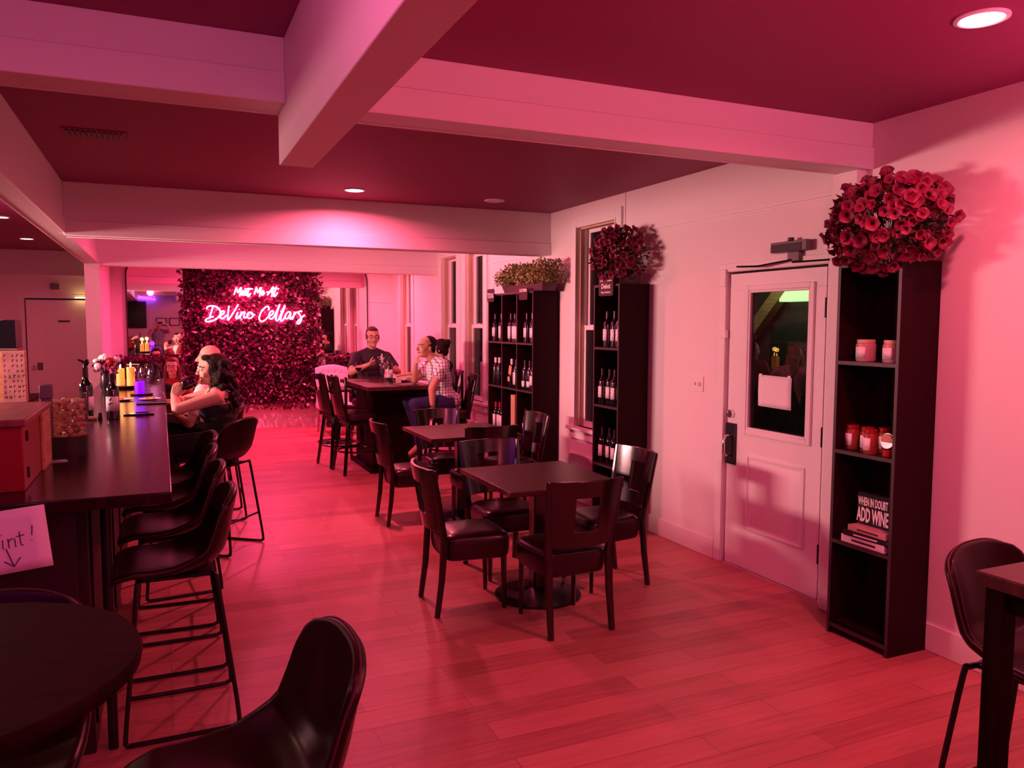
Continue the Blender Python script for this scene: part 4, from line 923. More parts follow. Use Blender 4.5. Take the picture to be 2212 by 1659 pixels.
# paper sign on the near end
t = thing('paper_sign', 'white sheet handwritten Wet Paint with a down arrow, taped to the bar end', 'sign', (-0.53, 3.150, 0.94), 0)
t.rotation_euler = (0, R(-5.5), 0)
MB().grid(lambda u, v: ((u-.5)*0.30, -0.004-0.004*math.sin(v*2.5), (v-.5)*0.222), 6, 6).build('paper_sheet', 'paper', t, solid=0.0008)
b = MB()
def stroke(P): b.tube([(x, -0.0092, z) for x, z in P], 0.0016, 5)
for P in ([(-.10, .07), (-.09, .03), (-.08, .06), (-.07, .03), (-.06, .07)], [(-.045, .05), (-.03, .055), (-.035, .065), (-.045, .055), (-.04, .035), (-.03, .035)], [(-.015, .075), (-.015, .035), (-.005, .035)], [(-.025, .06), (-.003, .06)],
          [(-.09, .0), (-.09, -.045)], [(-.09, .0), (-.07, -.002), (-.068, -.018), (-.088, -.022)], [(-.035, -.012), (-.05, -.012), (-.055, -.028), (-.045, -.036), (-.034, -.028), (-.034, -.012), (-.030, -.038)],
          [(.012, .01), (.010, -.022)], [(.028, .012), (.028, -.022)], [(.028, .0), (.038, .010), (.048, .008), (.048, -.022)], [(.064, .030), (.064, -.015), (.072, -.020)], [(.053, .014), (.078, .017)],
          [(.105, .045), (.100, .010)], [(.098, -.006), (.0975, -.009)], [(.011, .026), (.011, .029)],
          [(.018, -.022), (.034, -.088)], [(.008, -.066), (.034, -.089), (.056, -.060)]): stroke(P)
b.build('handwriting', 'ink', t)

# cabinet box on the bar, card, cork jar
t = thing('register_cabinet', 'red-painted cabinet with worn wooden top standing on the near bar end', 'cabinet', (-0.48, 3.38, HB))
MB().box(-0.60, 0, 0, 0, 0.70, 0.245).build('cabinet_body', 'redpaint', t, bevel=0.004)
MB().box(-0.62, -0.02, 0.245, 0.015, 0.72, 0.272).build('cabinet_top', 'redtop', t, bevel=0.005)
MB().box(0, 0.46, 0.0, 0.012, 0.70, 0.245).build('side_board', 'crate', t, bevel=0.002)
for z in (0.06, 0.2): MB().cyl((0.002, 0.08, z-0.02), (0.002, 0.08, z+0.02), 0.006, None, 8).build('hinge', 'hinge', t)
o = MB().box(-0.05, -0.035, 0, 0.05, 0.035, 0.002).build('business_card', 'greycloth', loc=(-0.455, 4.05, HB+0.0005), rz=0.2); tag(o, 'small card lying flat on the bar in front of the cork jar', 'card')
random.seed(31)
JX, JY = -0.425, 4.30
t = thing('cork_jar', 'open glass jar full of wine corks on the bar', 'jar', (JX, JY, HB))
MB().lathe([(0.001, 0), (0.085, 0), (0.088, 0.004), (0.088, 0.29), (0.084, 0.29), (0.084, 0.012), (0.001, 0.012)], n=32, cap=False).build('glass_wall', 'clear', t, fixn=False)
MB().lathe([(0.089, 0.0), (0.0895, 0.09), (0.0875, 0.09), (0.087, 0.0)], n=32, cap=False).build('dark_band', 'barbody', t)
cork = MB().cyl((0, 0, -0.021), (0, 0, 0.021), 0.0115, None, 12).build('wine_cork', 'kraft', bevel=0.001)
tag(cork, 'tan wine cork piled with others inside the glass jar on the bar', 'cork', 'corks in the jar')
k = 0
for lay in range(9):
    for q in range(8):
        a = 2*PI*(q+0.5*(lay % 2))/7.0; rr = 0.060 if q < 7 else 0.0
        c = cork if k == 0 else cork.copy()
        if k: COL.objects.link(c)
        c.location = (JX+rr*math.cos(a), JY+rr*math.sin(a), HB+0.035+lay*0.027)
        c.rotation_euler = (R(90)+random.uniform(-.35, .35), random.uniform(-.2, .2), a+random.uniform(-.5, .5)+R(90)); k += 1
t = thing('bottle_opener', 'dark paddle-shaped wall opener standing behind the cork jar', 'opener', (-0.50, 4.24, HB))
MB().box(-0.025, -0.006, 0, 0.025, 0.006, 0.27).build('paddle', 'greyplastic', t, bevel=0.004)
MB().box(-0.028, -0.008, 0.27, 0.028, 0.008, 0.34).build('paddle_head', 'greyplastic', t, bevel=0.012)
t = thing('drinking_glass', 'clear fluted tumbler behind the cork jar at the bar edge', 'glass', (-0.50, 5.0, HB))
MB().lathe([(0.001, 0), (0.03, 0), (0.045, 0.15), (0.043, 0.15), (0.028, 0.012), (0.001, 0.012)], n=12, cap=False).build('bowl', 'clear', t, fixn=False)

# bar bottles
o = dup(PB['none_cap'] if 'none_cap' in PB else PB['light'], (-0.46, 5.82, HB), 0, 'tall dark bottle with metal pourer standing alone on the bar by the post', 'bottles on the bar', (1.12, 1.12, 1.12))
for c in o.children:
    if c.name.startswith('capsule'): c.data = c.data.copy(); c.data.materials[0] = M['bottle']
MB().cyl((0, 0, 0.298), (0, 0, 0.315), 0.012, 0.010, 12).tube([(0, 0, 0.31), (-0.012, 0, 0.335), (-0.035, 0, 0.345)], 0.006, 8).tube([(0, 0, 0.31), (0.01, 0, 0.335), (0.018, 0, 0.345)], [0.012, 0.016, 0.004], 8).build('pourer', 'blackmetal', o)
MB().grid(lambda u, v: (0.0384*math.cos(-1.2+1.2*u), 0.0384*math.sin(-1.2+1.2*u), 0.05+0.08*v), 8, 1).build('side_label', 'label', o, solid=0.0004, fixn=False)
dup(PB['bird'], (-0.30, 5.72, HB), R(70), 'dark wine bottle with white bird label standing on the bar', 'bottles on the bar', (1.05, 1.05, 1.0))
t = thing('bottle_stopper', 'small dark bottle stopper with tan cork lying on the bar', 'stopper', (-0.395, 5.72, HB))
MB().cyl((-0.05, 0, 0.012), (0.0, 0, 0.012), 0.0115, None, 12).build('cork_end', 'kraft', t)
MB().cyl((0.018, 0, 0.0), (0.018, 0, 0.045), 0.014, 0.011, 12).build('stopper_head', 'blackmetal', t, bevel=0.003)
def phone(name, label, loc, rz, L_=0.15):
    t = thing(name, label, 'phone', loc, rz)
    MB().box(-L_/2, -0.038, 0, L_/2, 0.038, 0.009).build('case', 'blackplastic', t, bevel=0.004); MB().box(-L_/2+0.004, -0.034, 0.009, L_/2-0.004, 0.034, 0.0095).build('phone_screen', 'screen', t); return t
t = phone('mobile_phone', 'black phone lying on the bar with a pen across it', (-0.155, 5.93, HB), 0.05, 0.19)
MB().tube([(-0.02, -0.02, 0.016), (0.06, -0.026, 0.016)], 0.005, 8).build('pen', 'chrome', t)

# wine glasses
def wineglass_proto(wine=0.0, s=1.0):
    t = thing('wine_glass', 'glass', 'glass', (0, -50, 0))
    pr = [(0.0, 0.004), (0.034, 0.001), (0.036, 0.002), (0.006, 0.008), (0.0035, 0.02), (0.0035, 0.085), (0.008, 0.095), (0.028, 0.112), (0.042, 0.14), (0.045, 0.16), (0.040, 0.195), (0.033, 0.225)]
    pi_ = [(0.0315, 0.225), (0.0385, 0.195), (0.0435, 0.16), (0.0405, 0.14), (0.026, 0.114), (0.0005, 0.10)]
    MB().lathe([(max(a, 0.0005)*s, z*s) for a, z in pr+pi_], n=28, cap=False).build('glass_shell', 'clear', t, fixn=False)
    if wine: MB().lathe([(0.0005, 0.101*s), (0.0255*s, 0.1145*s), (0.040*s, 0.14*s), (0.0405*s, (0.14+0.001)*s), (0.0415*s, wine*s), (0.0005, wine*s)], n=28, cap=False).build('wine', 'wine', t)
    return t
WG = wineglass_proto(); WGW = wineglass_proto(0.15); WGF = wineglass_proto(0.205); gw = 'wine glasses on the bar'; gw2 = 'wine glasses on the tall table'
dup(WG, (-0.065, 6.72, HB+0.014), 0.3, 'large empty wine glass on a dark tray at the bar edge before the drinking woman', gw, (1.15, 1.15, 1.12))
o = MB().box(-0.12, -0.09, 0, 0.10, 0.09, 0.012).build('serving_tray', 'blackplastic', bevel=0.004, loc=(-0.07, 6.74, HB)); tag(o, 'thin dark tray with a pale rim under the large wine glass at the bar edge', 'tray')
MB().box(-0.12, -0.092, 0.009, 0.10, -0.089, 0.013).build('tray_rim', 'label', o)
dup(WG, (-0.14, 7.35, HB), 0, 'empty wine glass right of the purple glowing cup on the bar', gw, (1.1, 1.1, 1.1))
dup(WG, (-0.20, 7.95, HB), 0, 'empty wine glass behind the purple glowing cup', gw)
dup(WG, (-0.12, 8.5, HB), 0, 'empty wine glass farther along the bar near the seated people', gw)
t = thing('purple_cup', 'cup glowing purple from an LED on the bar', 'cup', (-0.185, 7.55, HB+0.012))
MB().lathe([(0.001, 0), (0.036, 0), (0.04, 0.012), (0.04, 0.10), (0.036, 0.105), (0.036, 0.02), (0.001, 0.018)], n=24, cap=False).build('cup_body', 'purplecup', t)
l = bpy.data.lights.new('cup_glow', 'POINT'); l.energy = 0.3; l.color = (0.3, 0.02, 1.0); l.shadow_soft_size = 0.05; lo = bpy.data.objects.new('cup_glow', l); COL.objects.link(lo); lo.parent = t; lo.location = (0, 0, 0.16)
o = MB().lathe([(0.001, 0), (0.085, 0), (0.095, 0.012), (0.001, 0.012)], n=32, cap=False).build('serving_board', 'blackplastic', loc=(-0.17, 7.56, HB)); tag(o, 'dark round coaster tray under the purple glowing cup', 'tray')
# martini-like coupe
t = thing('coupe_glass', 'tall wide-rimmed coupe glass by the candles', 'glass', (-0.24, 7.90, HB))
MB().lathe([(0.0005, 0.004), (0.035, 0.001), (0.004, 0.008), (0.0035, 0.12), (0.012, 0.15), (0.052, 0.25), (0.050, 0.25), (0.010, 0.153), (0.0005, 0.15)], n=28, cap=False).build('glass_shell', 'clear', t, fixn=False)
MB().tube([(0.051*math.cos(2*PI*k/28), 0.051*math.sin(2*PI*k/28), 0.25) for k in range(28)], 0.002, 5, closed=True).build('rim', 'label', t)
# candles in holders
for k, (x, y, h, lab) in enumerate(((-0.365, 8.35, 0.16, 'left yellow lit pillar candle on the bar'), (-0.275, 8.30, 0.175, 'right yellow lit pillar candle on the bar'))):
    t = thing('pillar_candle', lab, 'candle', (x, y, HB+0.03), 0, 'lit candles on the bar')
    MB().lathe([(0.001, 0), (0.036, 0), (0.036, h), (0.028, h-0.006), (0.001, h-0.012)], n=20, cap=False).build('wax', 'wax', t)
    MB().ell((0, 0, h+0.022), (0.008, 0.008, 0.024), None, 8, 6).build('flame', 'flame', t)
    l = bpy.data.lights.new('candle_light', 'POINT'); l.energy = 0.45; l.color = (1, 0.45, 0.1); l.shadow_soft_size = 0.03; lo = bpy.data.objects.new('candle_light', l); COL.objects.link(lo); lo.parent = t; lo.location = (0, 0, h+0.09)
t = thing('candle_tray', 'dark raised tray carrying the two yellow candles on the bar', 'tray', (-0.32, 8.32, HB))
MB().lathe([(0.001, 0), (0.08, 0), (0.12, 0.02), (0.125, 0.03), (0.001, 0.03)], n=32, cap=False).build('tray_body', 'barbody', t)
# small plates
for x, y, lab in ((-0.30, 7.05, 'white plate of snacks on the bar in front of the candles'), (-0.10, 7.02, 'small white dish on the bar beside the large wine glass')):
    t = thing('plate', lab, 'plate', (x, y, HB)); MB().lathe([(0.001, 0), (0.05, 0), (0.085, 0.014), (0.083, 0.016), (0.05, 0.004), (0.001, 0.004)], n=32, cap=False).build('plate_body', 'plate', t)
    b = MB(); [b.ell((random.uniform(-.035, .035), random.uniform(-.035, .035), 0.014), (0.016, 0.012, 0.010), None, 8, 6) for _ in range(6)]; b.build('snack', 'kraft', t)
# vase of flowers by the post
random.seed(41)
t = thing('flower_vase', 'dark vase with white and red flowers on the bar beside the post', 'vase', (-0.47, 8.05, HB))
MB().lathe([(0.001, 0), (0.035, 0), (0.05, 0.05), (0.045, 0.14), (0.03, 0.17), (0.036, 0.185), (0.001, 0.18)], n=20, cap=False).build('vase_body', 'blackplastic', t)
b = MB()
for k in range(14): a = random.uniform(0, 2*PI); r_ = random.uniform(0.03, 0.11); b.tube([(0, 0, 0.16), (r_*.5*math.cos(a), r_*.5*math.sin(a), 0.22), (r_*math.cos(a), r_*math.sin(a), 0.26+random.uniform(0, .04))], 0.0025, 4)
for k in range(60): leafquad(b, Vector((random.uniform(-.08, .1), random.uniform(-.08, .08), random.uniform(.17, .27))), rand_dir(0.2), 0.06, 0.013)
b.build('stems_and_leaves', 'leaf', t, fixn=False)
def posy(x, y, z, ma, nm, s_=0.036):
    b = MB()
    for k in range(14): d = rand_dir(0.3); b.ell(Vector((x, y, z))+d*s_*0.6, (s_*.5, s_*.5, s_*.35), d.to_track_quat('Z', 'Y').to_matrix(), 8, 5)
    b.build(nm, ma, t)
posy(0.045, -0.05, 0.27, 'jarlid', 'red_flower', 0.045)
for q in ((-0.07, -0.03, 0.27), (-0.03, 0.02, 0.30), (-0.06, -0.05, 0.23), (0.0, -0.05, 0.315), (0.09, 0.01, 0.285)): posy(*q, 'whitecloth', 'white_flower')

# ================================================================ service room left of the post
t = thing('back_counter', 'dark back-bar counter in the service room behind the bar', 'counter', (-1.75, 8.6, 0))
MB().box(-0.55, -1.2, 0, 0.50, 1.4, 0.88).build('counter_body', 'barbody', t); MB().box(-0.57, -1.22, 0.88, 0.53, 1.42, 0.92).build('counter_top', 'dark', t, bevel=0.004)
t = thing('wine_crate', 'upright pale wooden crate panel with dark stencil lettering at the left edge', 'crate', (-1.28, 8.9, 0.92), R(4))
MB().box(-0.20, 0, 0, 0.07, 0.16, 0.50).build('crate_body', 'crate', t, bevel=0.004); MB().box(-0.125, -0.006, 0.005, 0.062, 0, 0.495).build('front_panel', 'faded', t)
stencil_marks(t, lambda u, v: (-0.11+0.16*u, -0.0066, 0.475-0.45*v), 5, 9, 'ink', 9)
t = thing('coffee_machine', 'black boxy appliance standing on the counter at the left picture edge', 'appliance', (-1.42, 9.35, 0.92))
MB().box(-0.25, -0.2, 0, 0.10, 0.2, 0.50).box(-0.25, -0.2, 0.52, 0.10, 0.2, 0.80).build('appliance_body', 'screen', t, bevel=0.006)
MB().box(0.0, -0.205, 0.05, 0.08, -0.2, 0.46).build('red_panel', 'redpaint', t); MB().box(-0.25, -0.21, 0.50, 0.11, 0.2, 0.52).build('divider', 'greyplastic', t)

# ================================================================ behind the camera (seen in the mirrors)
t = thing('television', 'large dark wall television behind the camera, seen in the left mirror', 'television', (-0.72, -2.16, 1.95), 0)
MB().box(-0.5, -0.04, -0.42, 0.28, 0, 0.42).build('screen_body', 'screen', t, bevel=0.02); MB().box(-0.52, -0.05, -0.44, 0.30, -0.01, 0.44).build('bezel', 'blackplastic', t, bevel=0.02)
for k, x in enumerate((0.02, 0.42, 0.8)):
    t = thing('framed_picture', 'framed picture on the wall behind the camera, number in row from the television: %s' % ('first', 'second', 'third')[k], 'picture', (x, -2.24, 1.72), 0)
    MB().box(-0.16, 0, -0.13, 0.16, 0.02, 0.13).build('frame', 'blackcloth', t); MB().box(-0.13, 0.02, -0.10, 0.13, 0.022, 0.10).build('print', 'paper', t)
t = thing('neon_triangle', 'purple neon triangle on the wall behind the camera, seen in the left mirror', 'sign', (-0.42, -2.16, 2.60), 0)
MB().tube([(-0.28, 0, 0.22), (0.10, 0, 0.22), (0.28, 0, -0.16), (-0.30, 0, -0.10)], 0.014, 8, closed=True).build('neon_tube', 'purple', t)
MB().tube([(-0.2, 0, 0.16), (0.06, 0, 0.16), (0.18, 0, -0.10), (-0.22, 0, -0.06)], 0.010, 8, closed=True).build('neon_tube', 'purple', t)
l = bpy.data.lights.new('triangle_glow', 'AREA'); l.energy = 16; l.color = VIOLET; l.size = 0.5; lo = bpy.data.objects.new('triangle_glow', l); COL.objects.link(lo); lo.parent = t; lo.location = (-1.4, 0.3, 0.1); lo.rotation_euler = (R(90), 0, 0)
# ================================================================ people
def remeshed(mb, name, ma, parent, voxel, sm=6, off=None):
    me = bpy.data.meshes.new(name); me.from_pydata(mb.v, [], mb.f); b = bmesh.new(); b.from_mesh(me); bmesh.ops.recalc_face_normals(b, faces=b.faces); b.to_mesh(me); b.free()
    o = bpy.data.objects.new(name, me); COL.objects.link(o)
    q = o.modifiers.new('r', 'REMESH'); q.mode = 'VOXEL'; q.voxel_size = voxel; q.use_smooth_shade = True
    if sm: q = o.modifiers.new('s', 'SMOOTH'); q.iterations = sm; q.factor = 0.5
    dg = bpy.context.evaluated_depsgraph_get(); dg.update()
    m2 = bpy.data.meshes.new_from_object(o.evaluated_get(dg)); m2.name = name; bpy.data.objects.remove(o); bpy.data.meshes.remove(me)
    m2.materials.clear(); m2.materials.append(M[ma]); m2.polygons.foreach_set('use_smooth', [True]*len(m2.polygons))
    o = bpy.data.objects.new(name, m2); COL.objects.link(o)
    if parent: o.parent = parent
    return o
V = Vector
def add_hand(b, W_, D, N_, T_, curl=0.5, s=1.0, thumb=0.5):
    D = V(D).normalized(); N_ = V(N_); N_ = (N_-D*N_.dot(D)).normalized(); T_ = D.cross(N_)*(1 if D.cross(N_).dot(V(T_)) > 0 else -1)
    kn = []
    for k, (off, L_) in enumerate(((0.030, 0.074), (0.010, 0.082), (-0.010, 0.076), (-0.029, 0.060))):
        K = W_+(D*(0.088-0.004*abs(k-1))+T_*off)*s; b.cap(W_+(D*0.01+T_*off*0.6)*s, 0.0155*s, K, 0.0115*s, 8)
        p = K; a = curl*0.5*(1+0.06*k)
        for j, fr in enumerate((0.45, 0.30, 0.25)):
            dd = D*math.cos(a)+N_*math.sin(a); q = p+dd*L_*fr*s; b.cap(p, (0.0098-0.001*j)*s, q, (0.0088-0.001*j)*s, 8); p = q; a += curl*(0.9, 0.7, 0)[j]
    p = W_+(D*0.022+T_*0.024)*s; d1 = (T_*0.75+D*0.65+N_*0.25).normalized(); q = p+d1*0.040*s; b.cap(p, 0.014*s, q, 0.0115*s, 8)
    d2 = (T_*(0.55-thumb*0.6)+D*0.8+N_*(0.2+thumb*0.5)).normalized(); b.cap(q, 0.0112*s, q+d2*0.034*s, 0.009*s, 8)
def basis(fwd, upv):
    f = V(fwd).normalized(); u = V(upv); u = (u-f*u.dot(f)).normalized(); s = f.cross(u)   # s: person's right
    return Matrix((s, f, u)).transposed()
def person(label, P, voxel=0.0065):
    g = P.get; root = thing('person', label, 'person', (P['pelvis'][0], P['pelvis'][1], 0)); O = V(root.location)
    J = lambda k: V(P[k])-O
    fat = g('fat', 1.0); sk = g('skin', 'skin')
    pel, nk, hd = J('pelvis'), J('neck'), J('head')
    ax = (nk-pel).normalized(); side = (J('shR')-J('shL')); side = (side-ax*side.dot(ax)).normalized(); f = ax.cross(side)
    if f.dot(V(P['face'])) < 0 and abs(f.dot(V(P['face']))) > .3: f = -f
    Rt = Matrix((side, f, ax)).transposed(); L_ = (nk-pel).length; hw = (J('shR')-J('shL')).length/2
    def torso(b, inf, t0=-0.1, t1=1.0):
        for t_, rx, ry, rz_, oy in ((0.0, 0.165, 0.115, 0.11, -0.01), (0.14, 0.150, 0.115, 0.10, 0.008), (0.30, 0.138, 0.108, 0.10, 0.012), (0.46, 0.142, 0.105, 0.11, 0.006), (0.62, 0.152, 0.105, 0.11, 0.004), (0.76, 0.155, 0.10, 0.10, 0.0)):
            if t0 <= t_ <= t1: b.ell(pel+ax*L_*t_+f*oy*(2.5 if fat > 1.05 else 1), (rx*fat*hw/0.19*1.0+inf, ry*fat+inf, rz_+inf), Rt, 18, 12)
        if t1 >= 0.9:
            b.cap(J('shL'), 0.052+inf, J('shR'), 0.052+inf, 14); b.ell(pel+ax*L_*0.86, (hw*0.9+inf, 0.085*fat+inf, 0.07+inf), Rt, 18, 10)
            b.cap(nk-ax*0.02, 0.062+inf, nk+(J('shL')-nk)*0.8+ax*0.01, 0.045+inf, 12); b.cap(nk-ax*0.02, 0.062+inf, nk+(J('shR')-nk)*0.8+ax*0.01, 0.045+inf, 12)
        if g('bust'):
            for s_ in (-1, 1): b.ell(pel+ax*L_*0.64+f*0.085+side*s_*0.07, (0.068+inf, 0.06+inf, 0.065+inf), Rt, 12, 8)
    b = MB(); torso(b, 0.0)
    # head
    H = basis(P['face'], g('headup', (0, 0, 1))); hs = g('hs', 1.0)
    h = lambda x, y, z: hd+H @ V((x*hs, y*hs, z*hs))
    e = lambda x, y, z, rx, ry, rz_, n=18: b.ell(h(x, y, z), (rx*hs, ry*hs, rz_*hs), H, n, 12)
    e(0, -0.014, 0.035, 0.076, 0.094, 0.082); e(0, 0.022, -0.02, 0.063, 0.070, 0.085); e(0, 0.035, -0.078, 0.044, 0.050, 0.034); e(0, 0.062, 0.028, 0.050, 0.026, 0.018)
    e(0, 0.075, -0.098, 0.018, 0.014, 0.014); e(0.038, 0.055, -0.035, 0.026, 0.028, 0.026); e(-0.038, 0.055, -0.035, 0.026, 0.028, 0.026)
    b.cap(h(0, 0.088, 0.012), 0.008*hs, h(0, 0.112, -0.026), 0.0125*hs, 8); e(0.011, 0.101, -0.031, 0.009, 0.010, 0.008, 8); e(-0.011, 0.101, -0.031, 0.009, 0.010, 0.008, 8)
    for s_ in (-1, 1): e(s_*0.079, -0.008, -0.012, 0.010, 0.018, 0.031, 10)
    b.cap(nk-ax*0.03, 0.060*(0.9+0.1*fat), hd+H @ V((0, -0.015, -0.06)), 0.052*(0.85+0.15*fat), 14)
    ar = g('arm', 1.0)
    for sd in 'LR':
        b.cap(J('sh'+sd), 0.052*ar, J('el'+sd), 0.039*ar, 12); w_ = J('wr'+sd); b.cap(J('el'+sd), 0.040*ar, w_+(J('el'+sd)-w_)*0.45, 0.034*ar, 12); b.cap(w_+(J('el'+sd)-w_)*0.5, 0.034*ar, w_, 0.0245, 12)
        D, N_, T_, cu = P['hand'+sd]; add_hand(b, w_, D, N_, T_, cu, g('hsz', 1.0))
        b.cap(J('hip'+sd), 0.088*fat, J('kn'+sd), 0.056, 12); b.cap(J('kn'+sd), 0.054, J('an'+sd), 0.036, 12)
        b.cap(J('an'+sd), 0.036, J('an'+sd)+(V(P['toe'+sd])-V(P['an'+sd]))*0.9, 0.026, 10)
    body = remeshed(b, 'body', sk, root, voxel, 4)
    # face parts
    for s_ in (-1, 1):
        MB().ell(h(s_*0.031, 0.076, 0.004), 0.0125*hs, None, 10, 8).build('eye', 'eyewhite', root); MB().ell(h(s_*0.031, 0.0862, 0.004), 0.0055*hs, None, 8, 6).build('iris', 'eyedark', root)
        MB().tube([h(s_*0.015, 0.092, 0.024), h(s_*0.032, 0.090, 0.030), h(s_*0.05, 0.074, 0.024)], 0.0035, 6).build('eyebrow', g('brow', 'haird'), root)
    MB().tube([h(-0.024, 0.083, -0.057+g('smile', 0)), h(-0.010, 0.095, -0.061), h(0, 0.098, -0.061), h(0.010, 0.095, -0.061), h(0.024, 0.083, -0.057+g('smile', 0))], [0.0025, 0.0055, 0.006, 0.0055, 0.0025], 8).build('lips', 'lip', root)
    if g('glasses'):
        gb = MB()
        for s_ in (-1, 1):
            gb.tube([h(s_*0.033+0.024*math.cos(2*PI*k/16), 0.102-0.006*abs(math.cos(2*PI*k/16)), 0.004+0.017*math.sin(2*PI*k/16)) for k in range(16)], 0.0022, 5, closed=True)
            gb.tube([h(s_*0.056, 0.096, 0.008), h(s_*0.078, 0.05, 0.006), h(s_*0.082, -0.005, 0.0)], 0.002, 5)
        gb.tube([h(-0.01, 0.104, 0.008), h(0.01, 0.104, 0.008)], 0.002, 5); gb.build('eyeglasses', 'blackplastic', root)
    # hair
    hb = MB(); st_ = g('hair', 'short')
    he = lambda x, y, z, rx, ry, rz_: hb.ell(h(x, y, z), (rx*hs, ry*hs, rz_*hs), H, 14, 10)
    if st_ == 'short':
        he(0, -0.028, 0.050, 0.080, 0.090, 0.080); he(0, 0.045, 0.098, 0.052, 0.042, 0.022); he(0.062, -0.02, 0.015, 0.022, 0.05, 0.04); he(-0.062, -0.02, 0.015, 0.022, 0.05, 0.04); he(0, -0.075, 0.0, 0.06, 0.036, 0.055)
    elif st_ == 'receding':
        he(0, -0.058, 0.03, 0.077, 0.062, 0.068); he(0.064, -0.028, 0.01, 0.020, 0.045, 0.035); he(-0.064, -0.028, 0.01, 0.020, 0.045, 0.035); he(0, -0.088, -0.02, 0.055, 0.025, 0.045); he(0, -0.046, 0.052, 0.078, 0.086, 0.078)
    elif st_ == 'fringe':
        he(0.062, -0.045, 0.0, 0.021, 0.05, 0.036); he(-0.062, -0.045, 0.0, 0.021, 0.05, 0.036); he(0, -0.088, -0.01, 0.056, 0.026, 0.04)
    elif st_ in ('long', 'curly', 'bun'):
        he(0, -0.030, 0.050, 0.086, 0.096, 0.084); he(0, 0.040, 0.095, 0.056, 0.045, 0.026); he(0.066, -0.02, 0.0, 0.024, 0.055, 0.06); he(-0.066, -0.02, 0.0, 0.024, 0.055, 0.06); he(0, -0.08, -0.02, 0.07, 0.045, 0.07)
        if st_ == 'bun': he(0, -0.11, 0.085, 0.045, 0.042, 0.042); he(0.0, -0.10, 0.04, 0.03, 0.04, 0.04)
        if st_ == 'long':
            for s_ in (-1, 1): hb.cap(h(s_*0.07, -0.03, 0.0), 0.032, h(s_*0.085, -0.02, -0.18), 0.034, 10); hb.cap(h(s_*0.085, -0.02, -0.18), 0.034, h(s_*0.075, 0.0, -0.27), 0.016, 10)
            hb.cap(h(0, -0.085, -0.02), 0.06, h(0, -0.11, -0.22), 0.05, 12)
    if st_ == 'curly':
        rs = random.Random(5)
        for i in range(170):
            v = rs.random(); a = rs.uniform(0, 2*PI); wx = 0.085+0.055*v; c = (math.cos(a)*wx, -0.055-0.05*v+math.sin(a)*0.06*(1+v*0.7), 0.07-0.34*v+rs.uniform(-.02, .02))
            if c[1] > 0.0 and v > 0.12: c = (c[0], -0.02, c[2])
            r_ = rs.uniform(0.018, 0.030); hb.ell(h(*c), (r_, r_, r_*1.25), None, 8, 6)
    if hb.v: remeshed(hb, 'hair', g('haircol', 'haird'), root, 0.007, 2)
    # clothes
    top, sl = g('top', 'blackcloth'), g('sleeve', 0.55)
    cb = MB()
    if sl is None:
        torso(cb, 0.011, -0.1, 0.5)
        cb.ell(pel+ax*L_*0.60, (0.150*fat*hw/0.19+0.010, 0.105*fat+0.011, 0.09), Rt, 18, 12)
        if g('bust'):
            for s_ in (-1, 1): cb.ell(pel+ax*L_*0.64+f*0.085+side*s_*0.07, (0.076, 0.068, 0.072), Rt, 12, 8)
    else:
        torso(cb, 0.014)
        for sd in 'LR':
            a, c = J('sh'+sd), J('el'+sd); k = min(sl, 1.0)
            cb.ell(a, 0.070*ar, None, 12, 8); cb.tube([a, a+(c-a)*k], [0.070*ar, (0.060 if k < .9 else 0.052)*ar], 14)
            if sl > 1: w_ = J('wr'+sd); cb.ell(c, 0.052*ar, None, 10, 8); cb.tube([c, c+(w_-c)*(sl-1)], [0.052*ar, 0.036], 12)
    shirt = remeshed(cb, g('topname', 'shirt'), top, root, 0.0085, 3)
    if sl is None:
        sb = MB()
        for s_ in (-0.55, 0.55, 0.35, -0.35):
            m_ = nk*0.0+pel+ax*L_*0.93+side*hw*s_; sb.tube([pel+ax*L_*0.68+side*hw*s_*0.8-f*(0.115*fat), pel+ax*L_*0.86+side*hw*s_-f*0.085, m_+ax*0.055, pel+ax*L_*0.84+side*hw*s_+f*0.09, pel+ax*L_*0.68+side*hw*s_*0.8+f*0.13], 0.006, 6)
        sb.build('strap', top, shirt)
    elif g('collar'):
        c0 = nk+ax*0.012; sb = MB(); sb.tube([c0+(side*math.cos(a)*0.074+f*(math.sin(a)*0.068))-ax*(0.03*max(0, math.sin(a))) for a in [PI*0.5+0.35+(2*PI-0.7)*k/20 for k in range(21)]], 0.013, 8, r2=0.022); sb.build('collar', top, shirt)
    pb = MB(); torso(pb, 0.009, -0.1, 0.12)
    for sd in 'LR':
        pb.cap(J('hip'+sd), 0.098*fat, J('kn'+sd), 0.068, 14); pb.cap(J('kn'+sd), 0.066, J('kn'+sd)+(J('an'+sd)-J('kn'+sd))*0.92, 0.052, 12)
    remeshed(pb, 'trousers', g('pants', 'blackcloth'), root, 0.009, 3)
    for sd in 'LR':
        a, c = J('an'+sd), V(P['toe'+sd])-O; d = (c-a).normalized(); sb = MB(); dn = V((0, 0, -1)); dn = (dn-d*dn.dot(d)).normalized()
        sb.cap(a-d*0.03+dn*0.02, 0.045, a+d*0.04+dn*0.03, 0.042, 12); sb.cap(a+d*0.04+dn*0.03, 0.042, c+dn*0.035, 0.030, 12)
        remeshed(sb, 'shoe', g('shoes', 'shoe'), root, 0.008, 3)
    return root, h, H
